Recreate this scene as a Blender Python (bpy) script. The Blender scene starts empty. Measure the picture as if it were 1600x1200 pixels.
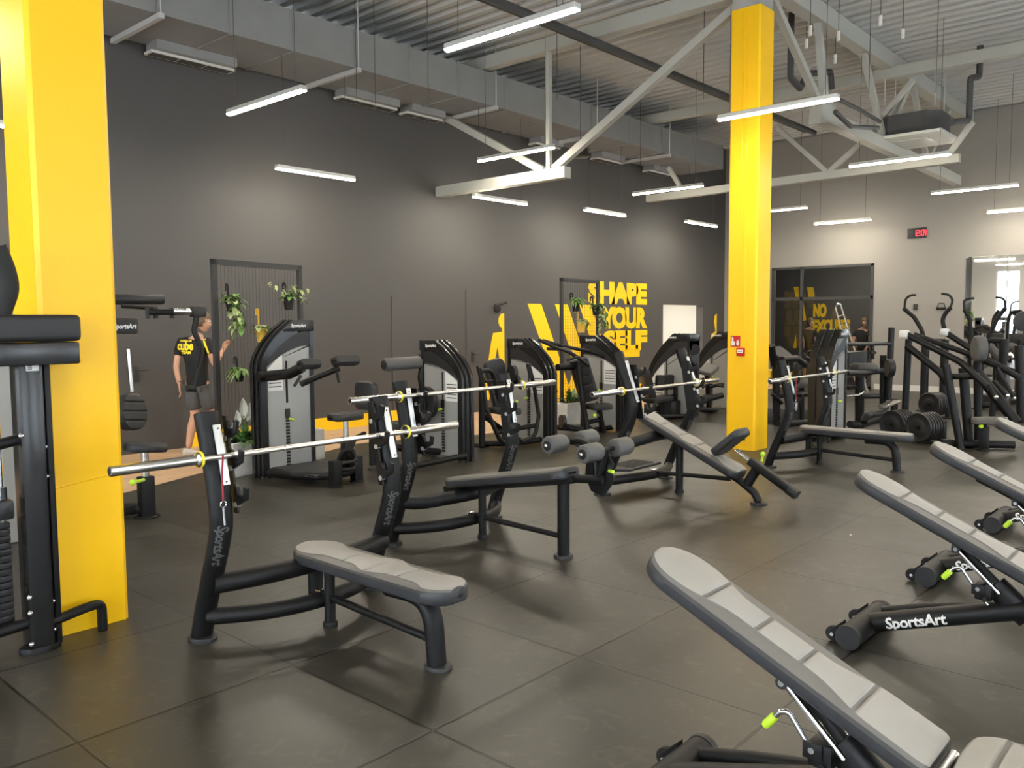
import bpy, bmesh, math, random
from mathutils import Matrix, Vector
from mathutils.bvhtree import BVHTree
random.seed(7)
SC = bpy.context.scene
COL = SC.collection
PI = math.pi
V3 = Vector

# ------------------------------------------------------------------ materials
def mat(name, col, rough=.5, metal=0., spec=.5, emit=None, estr=0., bump=None, noise=None, coat=0., trans=0., ior=1.45):
    m = bpy.data.materials.new(name); m.use_nodes = True
    nt = m.node_tree; b = nt.nodes['Principled BSDF']
    b.inputs['Base Color'].default_value = (*col, 1); b.inputs['Roughness'].default_value = rough
    b.inputs['Metallic'].default_value = metal; b.inputs['Specular IOR Level'].default_value = spec
    b.inputs['Coat Weight'].default_value = coat
    b.inputs['Transmission Weight'].default_value = trans; b.inputs['IOR'].default_value = ior
    if emit:
        b.inputs['Emission Color'].default_value = (*emit, 1); b.inputs['Emission Strength'].default_value = estr
    if noise:   # (scale, amount): mottled wear in the colour itself
        tc = nt.nodes.new('ShaderNodeTexCoord'); n = nt.nodes.new('ShaderNodeTexNoise')
        n.inputs['Scale'].default_value = noise[0]; n.inputs['Detail'].default_value = 6
        nt.links.new(tc.outputs['Object'], n.inputs['Vector'])
        r = nt.nodes.new('ShaderNodeMapRange'); r.inputs[1].default_value = .3; r.inputs[2].default_value = .7
        r.inputs[3].default_value = 1 - noise[1]; r.inputs[4].default_value = 1 + noise[1]
        nt.links.new(n.outputs['Fac'], r.inputs[0])
        mx = nt.nodes.new('ShaderNodeVectorMath'); mx.operation = 'SCALE'
        mx.inputs[0].default_value = col; nt.links.new(r.outputs[0], mx.inputs['Scale'])
        nt.links.new(mx.outputs[0], b.inputs['Base Color'])
    if bump:    # (scale, strength, distance)
        tc = nt.nodes.new('ShaderNodeTexCoord'); n = nt.nodes.new('ShaderNodeTexNoise')
        n.inputs['Scale'].default_value = bump[0]; n.inputs['Detail'].default_value = 4
        nt.links.new(tc.outputs['Object'], n.inputs['Vector'])
        bp = nt.nodes.new('ShaderNodeBump'); bp.inputs['Strength'].default_value = bump[1]; bp.inputs['Distance'].default_value = bump[2]
        nt.links.new(n.outputs['Fac'], bp.inputs['Height']); nt.links.new(bp.outputs[0], b.inputs['Normal'])
    return m

MT = {}
def mk(k, *a, **kw): MT[k] = mat(k, *a, **kw)
mk('black_metal', (.0075,.0077,.0082), .46, spec=.28, bump=(900,.12,.0006))
mk('dark_plastic', (.015,.015,.016), .5)
mk('tower_plastic', (.014,.014,.0145), .25)
mk('silver_panel', (.34,.34,.325), .5, metal=.15)
mk('chrome', (.85,.85,.86), .12, metal=1)
mk('steel', (.72,.70,.67), .24, metal=1)
mk('shaft_steel', (.74,.71,.66), .3, metal=1)
mk('vinyl_light', (.275,.262,.242), .52, bump=(260,.12,.001), noise=(9,.05))
mk('vinyl_grey', (.115,.110,.102), .5, bump=(260,.12,.001))
mk('vinyl_rim', (.032,.033,.036), .45, bump=(260,.12,.001))
mk('vinyl_black', (.022,.022,.023), .5, bump=(260,.15,.001))
mk('foam', (.085,.084,.082), .55, bump=(200,.15,.001))
mk('yellow_paint', (.98,.56,.002), .42, bump=(14,.12,.01))
mk('yellow_vinyl', (.90,.56,.004), .5)
mk('yellow_band', (.85,.70,.03), .45)
mk('lime', (.48,.72,.04), .4)
mk('red', (.55,.012,.012), .5)
mk('red_cord', (.28,.02,.03), .7)
mk('white', (.78,.77,.74), .5)
mk('silver_plate', (.62,.63,.63), .35, metal=.6)
mk('blue_bolt', (.25,.55,.65), .3, metal=.6)
mk('planter_grey', (.60,.585,.55), .8, noise=(6,.08))
mk('soil', (.03,.022,.015), .95)
mk('leaf', (.12,.24,.05), .42, noise=(30,.35))
mk('leaf_pale', (.34,.40,.17), .45, noise=(40,.4))
mk('leaf_dark', (.055,.13,.03), .38, noise=(30,.3))
mk('petal', (.93,.92,.84), .5)
mk('yellow_pot', (.78,.47,.05), .45)
mk('wall_dark', (.066,.062,.059), .62, bump=(60,.05,.002))
mk('wall_grey', (.25,.232,.212), .75, bump=(60,.05,.002))
mk('wall_white', (.72,.71,.68), .75)
mk('ceiling_metal', (.46,.455,.43), .6)
mk('truss_paint', (.40,.395,.35), .55)
mk('concrete', (.36,.35,.32), .85, noise=(3,.12))
mk('galvanised', (.25,.25,.245), .5, metal=.2, noise=(3,.05))
mk('pipe_dark', (.06,.06,.06), .7)
mk('grille', (.55,.55,.50), .55)
mk('lamp_body', (.55,.55,.53), .4, metal=.3)
mk('lamp_on', (1,1,1), .5, emit=(1,.91,.75), estr=130)
mk('added_up_glow', (1,1,1), .5, emit=(1,.91,.75), estr=9)  # glow of the added strip that lifts the ceiling
mk('led', (.02,0,0), .4, emit=(1,.03,.05), estr=3)
mk('mirror', (.93,.94,.92), .015, metal=1)
mk('glass', (1,1,1), 0., trans=1., ior=1.02, spec=.5)
mk('glass_dark', (.78,.80,.80), 0., trans=1., ior=1.30)
mk('frame_dark', (.03,.03,.03), .5)
mk('baseboard', (.55,.53,.49), .6)
mk('alu', (.78,.79,.79), .25, metal=1)
mk('skin', (.56,.31,.20), .55)
mk('hair', (.10,.058,.028), .6, noise=(70,.4))
mk('shirt', (.010,.010,.010), .85)
mk('shorts', (.085,.085,.085), .85)
mk('shoe', (.55,.50,.43), .7)
mk('shirt_yellow', (.85,.66,.02), .7)
mk('iron', (.017,.017,.018), .38)
mk('rubber_black', (.012,.012,.012), .75)

def rubber_material():
    m = bpy.data.materials.new('rubber_floor'); m.use_nodes = True
    nt = m.node_tree; N = nt.nodes; L = nt.links; b = N['Principled BSDF']
    tc = N.new('ShaderNodeTexCoord'); sp = N.new('ShaderNodeSeparateXYZ'); L.new(tc.outputs['Object'], sp.inputs[0])
    def math_(op, a, c=None, d=None):
        n = N.new('ShaderNodeMath'); n.operation = op
        for i, v in enumerate((a, c, d)):
            if v is None: continue
            if isinstance(v, (int, float)): n.inputs[i].default_value = v
            else: L.new(v, n.inputs[i])
        return n.outputs[0]
    dx = math_('PINGPONG', sp.outputs['X'], .5); dy = math_('PINGPONG', sp.outputs['Y'], .5)
    # pingpong(.5): distance to the nearest whole metre
    d = math_('MINIMUM', dx, dy)
    seam = N.new('ShaderNodeMapRange'); seam.inputs[1].default_value = .0045; seam.inputs[2].default_value = .0085
    seam.inputs[3].default_value = 1; seam.inputs[4].default_value = 0; L.new(d, seam.inputs[0])
    fl = N.new('ShaderNodeVectorMath'); fl.operation = 'FLOOR'; L.new(tc.outputs['Object'], fl.inputs[0])
    wn = N.new('ShaderNodeTexWhiteNoise'); L.new(fl.outputs[0], wn.inputs['Vector'])
    n1 = N.new('ShaderNodeTexNoise'); n1.inputs['Scale'].default_value = 2.2; n1.inputs['Detail'].default_value = 6; n1.inputs['Distortion'].default_value = .8
    n2 = N.new('ShaderNodeTexNoise'); n2.inputs['Scale'].default_value = 260; n2.inputs['Detail'].default_value = 2
    n3 = N.new('ShaderNodeTexNoise'); n3.inputs['Scale'].default_value = 9; n3.inputs['Detail'].default_value = 8; n3.inputs['Distortion'].default_value = 1.5
    for n in (n1, n2, n3): L.new(tc.outputs['Object'], n.inputs['Vector'])
    dust = N.new('ShaderNodeMapRange'); dust.inputs[1].default_value = .55; dust.inputs[2].default_value = .78; L.new(n3.outputs['Fac'], dust.inputs[0])
    v = math_('MULTIPLY_ADD', n1.outputs['Fac'], .030, .000)
    v = math_('MULTIPLY_ADD', wn.outputs['Value'], .010, v)
    v = math_('MULTIPLY_ADD', n2.outputs['Fac'], .026, v)
    v = math_('MULTIPLY_ADD', dust.outputs[0], .034, v)
    inv = math_('MULTIPLY_ADD', seam.outputs[0], -.93, 1.)
    v = math_('MULTIPLY', v, inv)
    cmb = N.new('ShaderNodeCombineColor')
    L.new(v, cmb.inputs[0]); L.new(math_('MULTIPLY', v, .90), cmb.inputs[1]); L.new(math_('MULTIPLY', v, .69), cmb.inputs[2])
    L.new(cmb.outputs[0], b.inputs['Base Color'])
    b.inputs['Roughness'].default_value = .47
    rr = math_('MULTIPLY_ADD', n1.outputs['Fac'], .16, .31); L.new(rr, b.inputs['Roughness'])
    b.inputs['Specular IOR Level'].default_value = .5
    h = math_('MULTIPLY_ADD', seam.outputs[0], -1., math_('MULTIPLY', n2.outputs['Fac'], .35))
    bp = N.new('ShaderNodeBump'); bp.inputs['Strength'].default_value = .35; bp.inputs['Distance'].default_value = .004
    L.new(h, bp.inputs['Height']); L.new(bp.outputs[0], b.inputs['Normal'])
    return m
MT['rubber_floor'] = rubber_material()

def wood_material():
    m = bpy.data.materials.new('wood_floor'); m.use_nodes = True
    nt = m.node_tree; N = nt.nodes; L = nt.links; b = N['Principled BSDF']
    tc = N.new('ShaderNodeTexCoord'); br = N.new('ShaderNodeTexBrick'); L.new(tc.outputs['Object'], br.inputs['Vector'])
    br.inputs['Scale'].default_value = 1; br.inputs['Brick Width'].default_value = 1.3; br.inputs['Row Height'].default_value = .18
    br.inputs['Mortar Size'].default_value = .003
    br.inputs['Color1'].default_value = (.56,.37,.22,1); br.inputs['Color2'].default_value = (.48,.31,.18,1); br.inputs['Mortar'].default_value = (.25,.16,.09,1)
    L.new(br.outputs['Color'], b.inputs['Base Color']); b.inputs['Roughness'].default_value = .5
    return m
MT['wood_floor'] = wood_material()

def mesh_grid_material():   # not used for depth: only tints the wire
    return MT['frame_dark']

# ------------------------------------------------------------------ mesh building
def fillet(pts, rad, seg=6):
    pts = [V3(p) for p in pts]
    if len(pts) < 3: return pts
    out = [pts[0]]
    for i in range(1, len(pts)-1):
        a, b, c = pts[i-1], pts[i], pts[i+1]
        r = rad[i-1] if isinstance(rad, (list, tuple)) else rad
        u = (a-b); w = (c-b); lu, lw = u.length, w.length
        if lu < 1e-6 or lw < 1e-6: continue
        u /= lu; w /= lw
        ang = u.angle(w, PI)
        if ang > PI-.02 or r <= 0: out.append(b); continue
        t = min(r/math.tan(ang/2), lu*.48, lw*.48)
        p0 = b+u*t; p1 = b+w*t
        for k in range(seg+1):
            s = k/seg
            out.append(p0.lerp(b, s).lerp(b.lerp(p1, s), s))
    out.append(pts[-1]); return out

def smooth_path(pts, n=6):
    P = [V3(p) for p in pts]; out = []
    for i in range(len(P)-1):
        p0 = P[max(i-1,0)]; p1 = P[i]; p2 = P[i+1]; p3 = P[min(i+2,len(P)-1)]
        for k in range(n):
            t = k/n
            out.append(.5*((2*p1)+(p2-p0)*t+(2*p0-5*p1+4*p2-p3)*t*t+(3*p1-p0-3*p2+p3)*t**3))
    out.append(P[-1]); return out

class MB:
    def __init__(s): s.v=[]; s.f=[]; s.m=[]; s.cur=0; s.mats=[]
    def use(s, key):
        if key not in s.mats: s.mats.append(key)
        s.cur = s.mats.index(key); return s
    def add(s, vs, fs):
        o=len(s.v); s.v += [V3(p) for p in vs]
        for f in fs: s.f.append([i+o for i in f]); s.m.append(s.cur)
        return s
    def box(s, c, size, bev=.0, R=None, seg=2):
        bm = bmesh.new(); bmesh.ops.create_cube(bm, size=1)
        for v in bm.verts: v.co = V3((v.co.x*size[0], v.co.y*size[1], v.co.z*size[2]))
        if bev > 0: bmesh.ops.bevel(bm, geom=list(bm.edges), offset=min(bev, min(size)*.45), segments=seg, affect='EDGES', profile=.6)
        bm.verts.index_update()
        vs = [(R @ v.co if R else v.co) + V3(c) for v in bm.verts]; fs = [[v.index for v in f.verts] for f in bm.faces]
        bm.free(); return s.add(vs, fs)
    def box2(s, a, b, bev=0., seg=2):
        a=V3(a); b=V3(b); return s.box((a+b)/2, [abs(x) for x in (b-a)], bev, seg=seg)
    def tube(s, path, r, n=12, up=None, sec=None, caps=True, closed=False):
        """r: radius or list; sec: 2-D section points instead (side, up)"""
        P=[V3(p) for p in path]; k=len(P); rings=[]
        T=[]
        for i in range(k):
            a = P[i-1] if (i>0 or closed) else P[i]; b = P[(i+1)%k] if (i<k-1 or closed) else P[i]
            t=(b-a); T.append(t.normalized() if t.length>1e-9 else V3((0,0,1)))
        if up is None:
            u = V3((0,0,1)) if abs(T[0].z)<.9 else V3((0,1,0))
        else: u = V3(up)
        u = (u - T[0]*u.dot(T[0])).normalized()
        base=[]
        for i in range(k):
            if up is not None:
                u2 = V3(up); u2 = u2 - T[i]*u2.dot(T[i]); u = u2.normalized() if u2.length>1e-4 else u
            else: u = (u - T[i]*u.dot(T[i])).normalized()
            sd = T[i].cross(u)
            if sec is not None:
                sc = r[i] if isinstance(r,(list,tuple)) else r
                sx, sy = sc if isinstance(sc,(tuple,list)) else (sc, sc)
                ring=[P[i]+sd*(x*sx)+u*(y*sy) for x,y in sec]
            else:
                rr = r[i] if isinstance(r,(list,tuple)) else r
                ring=[P[i]+sd*(math.cos(2*PI*j/n)*rr)+u*(math.sin(2*PI*j/n)*rr) for j in range(n)]
            rings.append(ring)
        n=len(rings[0]); vs=[p for g in rings for p in g]; fs=[]
        for i in range(k-1 if not closed else k):
            a=i*n; b=((i+1)%k)*n
            for j in range(n): fs.append([a+j, a+(j+1)%n, b+(j+1)%n, b+j])
        if caps and not closed: fs.append(list(range(n))[::-1]); fs.append([(k-1)*n+j for j in range(n)])
        return s.add(vs, fs)
    def cyl(s, a, b, r, r2=None, n=16): return s.tube([a,b], [r, r if r2 is None else r2], n)
    def lathe(s, prof, c, ax=(0,0,1), n=20):
        ax=V3(ax).normalized(); c=V3(c); u=ax.orthogonal().normalized(); w=ax.cross(u)
        vs=[]; fs=[]
        for r,h in prof:
            for j in range(n):
                a=2*PI*j/n; vs.append(c+ax*h+(u*math.cos(a)+w*math.sin(a))*max(r,1e-5))
        for i in range(len(prof)-1):
            for j in range(n): fs.append([i*n+j, i*n+(j+1)%n, (i+1)*n+(j+1)%n, (i+1)*n+j])
        fs.append(list(range(n))[::-1]); fs.append([(len(prof)-1)*n+j for j in range(n)])
        return s.add(vs, fs)
    def rcyl(s, a, b, r, e=.012, n=20):     # cylinder with rounded ends (foam rollers)
        a=V3(a); b=V3(b); L=(b-a).length
        prof=[(r-e,0),(r-e*.3,e*.3),(r,e),(r,L-e),(r-e*.3,L-e*.3),(r-e,L)]
        return s.lathe(prof, a, b-a, n)
    def prism(s, poly, off, bev=0.):
        P=[V3(p) for p in poly]; off=V3(off); n=len(P)
        vs=P+[p+off for p in P]; fs=[list(range(n))[::-1], [n+i for i in range(n)]]
        for i in range(n): fs.append([i,(i+1)%n,n+(i+1)%n,n+i])
        if bev>0:
            bm=bmesh.new(); bv=[bm.verts.new(p) for p in vs]
            for f in fs: bm.faces.new([bv[i] for i in f])
            bmesh.ops.recalc_face_normals(bm, faces=bm.faces)
            bmesh.ops.bevel(bm, geom=list(bm.edges), offset=bev, segments=2, affect='EDGES', profile=.6)
            bm.verts.index_update(); vs=[v.co.copy() for v in bm.verts]; fs=[[v.index for v in f.verts] for f in bm.faces]; bm.free()
        return s.add(vs, fs)
    def sheet(s, poly): return s.add(poly, [list(range(len(poly)))])
    def grid(s, rows):
        n=len(rows[0]); vs=[p for r in rows for p in r]
        return s.add(vs, [[i*n+j,i*n+j+1,(i+1)*n+j+1,(i+1)*n+j] for i in range(len(rows)-1) for j in range(n-1)])
    def sphere(s, c, r, n=12, m=8):
        sx = r if isinstance(r,(tuple,list)) else (r,r,r)
        c=V3(c); vs=[c+V3((0,0,-sx[2]))]; fs=[]
        for i in range(1,m):
            t=PI*i/m
            for j in range(n): vs.append(c+V3((math.sin(t)*math.cos(2*PI*j/n)*sx[0], math.sin(t)*math.sin(2*PI*j/n)*sx[1], -math.cos(t)*sx[2])))
        vs.append(c+V3((0,0,sx[2]))); top=len(vs)-1
        for j in range(n):
            fs.append([0,1+(j+1)%n,1+j]); fs.append([top,1+(m-2)*n+j,1+(m-2)*n+(j+1)%n])
        for i in range(m-2):
            for j in range(n):
                a=1+i*n; fs.append([a+j,a+(j+1)%n,a+n+(j+1)%n,a+n+j])
        return s.add(vs, fs)
    def xf(s, M):
        s.v=[M @ p for p in s.v]; return s
    def build(s, name, mat_=None, parent=None, world=False, smooth=True, angle=38, recalc=True):
        me=bpy.data.meshes.new(name)
        vs=s.v
        if world and parent is not None: inv=INV[root_of(parent)]; vs=[inv @ p for p in vs]
        me.from_pydata([tuple(p) for p in vs], [], s.f)
        keys = s.mats if s.mats else [mat_]
        for k in keys: me.materials.append(MT[k])
        if s.mats: me.polygons.foreach_set('material_index', s.m)
        if recalc:
            bm=bmesh.new(); bm.from_mesh(me); bmesh.ops.recalc_face_normals(bm, faces=bm.faces); bm.to_mesh(me); bm.free()
        if smooth:
            me.polygons.foreach_set('use_smooth', [True]*len(me.polygons)); me.set_sharp_from_angle(angle=math.radians(angle))
        o=bpy.data.objects.new(name, me); COL.objects.link(o)
        if parent is not None: o.parent=parent
        return o

INV={}
def root_of(o):
    while o.parent is not None: o=o.parent
    return o.name
def tag(o, label, cat, group=None, kind=None):
    if label: o['label']=label
    if cat: o['category']=cat
    if group: o['group']=group
    if kind: o['kind']=kind
    return o
def thing(name, loc, rz, label, cat, group=None):
    o=bpy.data.objects.new(name, None); o.empty_display_size=.1; COL.objects.link(o)
    o.location=loc; o.rotation_euler=(0,0,rz)
    INV[o.name]=(Matrix.Translation(V3(loc)) @ Matrix.Rotation(rz,4,'Z')).inverted()
    return tag(o, label, cat, group)
def struct(mb, name, m=None, **kw):
    o=mb.build(name, m, **kw); o['kind']='structure'; return o
def copy_tree(src, loc=None, rz=None, label=None, group=None):
    def rec(o, par):
        c=o.copy(); COL.objects.link(c)
        if par is not None: c.parent=par
        for ch in list(o.children): rec(ch, c)
        return c
    r=rec(src, None)
    if loc is not None: r.location=loc
    if rz is not None: r.rotation_euler=(0,0,rz)
    INV[r.name]=(Matrix.Translation(V3(r.location)) @ Matrix.Rotation(r.rotation_euler.z,4,'Z')).inverted()
    if label: r['label']=label
    if group: r['group']=group
    return r
def frame(o, x, y):
    """matrix: local x along x, local y along y"""
    x=V3(x).normalized(); z=x.cross(V3(y)).normalized(); y=z.cross(x)
    return Matrix((( x.x,y.x,z.x,o[0]),(x.y,y.y,z.y,o[1]),(x.z,y.z,z.z,o[2]),(0,0,0,1)))
def text_mb(txt, size, M, key, extrude=.001, bold=0., shear=0., align='LEFT', space=1., width=None, line=1.):
    cu=bpy.data.curves.new('txt','FONT'); cu.body=txt; cu.size=size; cu.extrude=extrude; cu.offset=bold; cu.shear=shear
    cu.align_x=align; cu.space_character=space; cu.resolution_u=3; cu.space_line=line
    ob=bpy.data.objects.new('txt',cu); COL.objects.link(ob)
    dg=bpy.context.evaluated_depsgraph_get(); me=bpy.data.meshes.new_from_object(ob.evaluated_get(dg))
    vs=[v.co.copy() for v in me.vertices]; fs=[list(p.vertices) for p in me.polygons]
    bpy.data.objects.remove(ob); bpy.data.curves.remove(cu); bpy.data.meshes.remove(me)
    if width and vs:
        x0=min(v.x for v in vs); x1=max(v.x for v in vs); k=width/(x1-x0)
        for v in vs: v.x=(v.x-x0)*k
    mb=MB().use(key); mb.add([M @ v for v in vs], fs); return mb
def brand(M, size, key='white', width=None, ex=.0006):      # the maker's lettering as it stands on the frames
    return text_mb('SportsArt', size, M, key, ex, size*.026, .14, 'LEFT', .95, width)

def snap_text(mb, target, d, off=.003):
    """lay flat lettering onto the curved surface it is printed on"""
    bv=BVHTree.FromPolygons([tuple(p) for p in target.v], target.f); d=V3(d).normalized()
    tri=[]
    for f in mb.f:
        for k in range(1,len(f)-1): tri.append((f[0],f[k],f[k+1]))
    for _ in range(5):      # fine enough to follow the curve
        out=[]; mid={}
        def mp(a,b):
            k=(min(a,b),max(a,b))
            if k not in mid: mid[k]=len(mb.v); mb.v.append((mb.v[a]+mb.v[b])/2)
            return mid[k]
        for a,b,c in tri:
            e=[((mb.v[a]-mb.v[b]).length,a,b,c),((mb.v[b]-mb.v[c]).length,b,c,a),((mb.v[c]-mb.v[a]).length,c,a,b)]
            L,p,q,r=max(e)
            if L>.010: m_=mp(p,q); out+= [(p,m_,r),(m_,q,r)]
            else: out.append((a,b,c))
        tri=out
    mb.f=[list(t_) for t_ in tri]; mb.m=[0]*len(tri)
    for i,p in enumerate(mb.v):
        h=bv.ray_cast(p-d*.2, d)
        if h[0] is not None: mb.v[i]=h[0]-d*off
        elif i: mb.v[i]=mb.v[i-1].copy()
    return mb
def rsec(n=16, p=2.6):   # rounded-square section, unit half-size
    out=[]
    for j in range(n):
        a=2*PI*j/n; c,s_=math.cos(a),math.sin(a)
        out.append((math.copysign(abs(c)**(2/p),c), math.copysign(abs(s_)**(2/p),s_)))
    return out
OVAL=rsec(16,2.3); RSQ=rsec(20,5.)

# ------------------------------------------------------------------ upholstered pad
def pad_mb(L, W, th, M, grooves=(), waist=None, round0=.14, round1=.14, light=True, crown=.006, flat_end1=False, mats=('vinyl_rim','vinyl_grey','vinyl_light')):
    """lies along local +y from 0..L, across x, top at z=0"""
    mb=MB()
    ts=set()
    for k in range(9):
        a=(1-math.cos(k/8*PI/2)); ts.add(round(a*round0,5)); ts.add(round(L-a*round1,5))
    for k in range(1,41): ts.add(round(L*k/41,5))
    for g in grooves:
        for d in (-.014,-.007,0,.007,.014): ts.add(round(g+d,5))
    ts=sorted(t for t in ts if 0<=t<=L)
    hw=W/2
    def width(t):
        w=hw
        if t<round0: q=(round0-t)/round0; w=min(w, hw-round0+round0*math.sqrt(max(0,1-q*q)) if hw>round0 else hw*math.sqrt(max(0,1-q*q)))
        if t>L-round1: q=(t-L+round1)/round1; w=min(w, hw-round1+round1*math.sqrt(max(0,1-q*q)) if hw>round1 else hw*math.sqrt(max(0,1-q*q)))
        return max(w,.012)
    rows=[]; cut=.02
    for t in ts:
        w=width(t)
        e=min(1., min(t,L-t)/.025); drop=(1-math.sqrt(max(0,1-(1-e)**2)))*th*.35
        q=1.
        for a,b,amt in ([] if not waist else [waist] if isinstance(waist[0],float) else waist):
            u=(t-a)/(b-a)
            if 0<u<1:
                s_=min(1., min(u,1-u)/.30); q=1-amt*(s_*s_*(3-2*s_))
        p=max(.004,(w-.018)*q)
        gd=0.
        for g in grooves:
            d=abs(t-g)
            if d<.0141: gd=max(gd,.013*(1-(d/.0141)**2))
        rz=-.010 if light else -.006
        sec=[(-w*.86,-th),(-w*.97,-th+.010),(-w,-th*.62),(-w,rz-.012),(-w+min(.008,w*.2),rz-.002),
             (-(p+.004),rz+(.004 if light else .004)),(-p,-.001),(-p*.5,crown-gd),(0,crown*1.3-gd),(p*.5,crown-gd),(p,-.001),((p+.004),rz+.004),
             (w-min(.008,w*.2),rz-.002),(w,rz-.012),(w,-th*.62),(w*.97,-th+.010),(w*.86,-th)]
        rows.append([V3((x,t,z-(drop if z>-th*.6 else -drop*.5))) for x,z in sec])
    n=len(rows[0]); vs=[M @ p for r in rows for p in r]
    band=[0,0,0,0,1,1,2,2,2,2,1,1,0,0,0,0]
    for k,key in enumerate(mats):
        mb.use(key)
    o=len(mb.v); mb.v+=vs
    for i in range(len(rows)-1):
        lim=min(ts[i+1],L-ts[i])<.02; tm=(ts[i]+ts[i+1])/2; seam=any(abs(tm-g)<.0069 for g in grooves)  # grooves take the grey vinyl: crease shade put into the colour
        for j in range(n-1):
            mb.f.append([o+i*n+j,o+i*n+j+1,o+(i+1)*n+j+1,o+(i+1)*n+j]); mb.m.append(0 if lim else (min(band[j],1) if seam else band[j]))
        mb.f.append([o+i*n+n-1,o+i*n,o+(i+1)*n,o+(i+1)*n+n-1]); mb.m.append(0)
    mb.f.append([o+j for j in range(n)]); mb.m.append(0)
    mb.f.append([o+(len(rows)-1)*n+j for j in range(n)][::-1]); mb.m.append(0)
    return mb
def T(x,y,z): return Matrix.Translation((x,y,z))
def RX(a): return Matrix.Rotation(a,4,'X')
def RY(a): return Matrix.Rotation(a,4,'Y')
def RZ(a): return Matrix.Rotation(a,4,'Z')
def foot(mb, c, rx, ry, h=.022):
    prof=[]
    n=20; vs=[]; fs=[]
    for z,k in ((0,1.),(h*.7,1.),(h,.93)):
        for j in range(n): vs.append((c[0]+math.cos(2*PI*j/n)*rx*k, c[1]+math.sin(2*PI*j/n)*ry*k, c[2]+z))
    for i in range(2):
        for j in range(n): fs.append([i*n+j,i*n+(j+1)%n,(i+1)*n+(j+1)%n,(i+1)*n+j])
    fs.append(list(range(n))[::-1]); fs.append([2*n+j for j in range(n)]); mb.add(vs,fs); return mb
# ------------------------------------------------------------------ the room
XW=18.4; YW=8.3; XL=-7.5; YN=-9.0; HC=6.2
WOOD=[(-7.5,5.5),(1.0,5.78),(1.68,6.02),(2.3,6.31),(3.2,6.36),(3.96,6.45),(4.81,6.78),(5.3,6.72),(6.0,6.25),(6.6,6.12),(8.2,5.95),(9.3,5.65),(10.4,5.75),(12.,6.0),(15,6.3),(18.4,6.4)]
fl=MB(); fl.prism([(XL,YN,0),(XW,YN,0)]+[(x,y,0) for x,y in WOOD[::-1]], (0,0,-.1)); struct(fl,'floor','rubber_floor',smooth=False)
fl=MB(); fl.prism([(x,y,0) for x,y in WOOD]+[(XW,YW,0),(XL,YW,0)], (0,0,-.1)); struct(fl,'floor_wood','wood_floor',smooth=False)
w=MB(); w.box2((XL-.2,YW,0),(15.3,YW+.2,HC)); w.box2((15.3,YW,2.06),(17.25,YW+.2,HC)); w.box2((17.25,YW,0),(XW+.2,YW+.2,HC)); struct(w,'wall_back','wall_dark',smooth=False)
w=MB(); w.box2((XW,YN,0),(XW+.2,4.42,HC)); w.box2((XW,4.42,3.0),(XW+.2,6.95,HC)); w.box2((XW,6.95,0),(XW+.2,YW,HC)); struct(w,'wall_right','wall_grey',smooth=False)
# left wall with daylight windows (seen only in the mirror), made taller for more side light
w=MB(); wins=[(-7.4,-5.4),(-4.2,-2.2),(-1.0,1.0),(2.2,3.6),(4.3,5.4),(6.2,7.2)]
y=YN
for a,b in wins:
    w.box2((XL-.2,y,0),(XL,a,HC)); w.box2((XL-.2,a,0),(XL,b,.4)); w.box2((XL-.2,a,4.0),(XL,b,HC)); y=b
w.box2((XL-.2,y,0),(XL,YW,HC)); struct(w,'wall_left','wall_white',smooth=False)
w=MB(); x=XL-.2; added_wins=[(-5.5,-3.2),(-1.5,.8),(2.5,4.8),(6.5,8.8),(10.5,12.8),(14.5,16.8)]  # front wall windows are added, out of view, for light on upright faces
for a,b in added_wins:
    w.box2((x,YN-.2,0),(a,YN,HC)); w.box2((a,YN-.2,0),(b,YN,.9)); w.box2((a,YN-.2,3.4),(b,YN,HC)); x=b
w.box2((x,YN-.2,0),(XW+.2,YN,HC)); struct(w,'wall_front','wall_white',smooth=False)
for i,(a,b) in enumerate(added_wins):
    f=MB()
    for q in (a,(a+b)/2-.03,b-.06): f.box2((q,YN-.12,.9),(q+.06,YN-.05,3.4))
    for q in (.9,3.34): f.box2((a,YN-.12,q),(b,YN-.05,q+.06))
    o=struct(f,'window_%d'%(i+7),'white',smooth=False)  # added windows, numbered on from the left wall's
    g=MB(); g.box2((a+.05,YN-.09,.95),(b-.05,YN-.08,3.35)); g.build('pane','glass',o,smooth=False)
for i,(a,b) in enumerate(wins):
    f=MB()
    for q in ((a,a+.05),(b-.05,b),((a+b)/2-.025,(a+b)/2+.025)): f.box2((XL-.12,q[0],.4),(XL-.05,q[1],4.0))
    for q in ((.4,.45),(2.7,2.75),(3.95,4.0)): f.box2((XL-.12,a,q[0]),(XL-.05,b,q[1]))
    o=struct(f,'window_%d'%(i+1),'white',smooth=False)
    g=MB(); g.box2((XL-.09,a+.05,.45),(XL-.08,b-.05,3.95)); g.build('pane','glass',o,smooth=False)
# ceiling: trapezoid deck, ridges along y
c=MB(); rows=[]; x=XL-.2
prof=[]
while x<XW+.3:
    prof+= [(x,HC),(x+.10,HC),(x+.135,HC+.075),(x+.235,HC+.075)]; x+=.27
c.grid([[V3((x,YN-.2,z)) for x,z in prof],[V3((x,YW+.2,z)) for x,z in prof]])
c.grid([[V3((XL-.2,YN-.2,HC+.3)),V3((XW+.3,YN-.2,HC+.3))],[V3((XL-.2,YW+.2,HC+.3)),V3((XW+.3,YW+.2,HC+.3))]])
struct(c,'ceiling','ceiling_metal',smooth=False,recalc=False)
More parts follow.
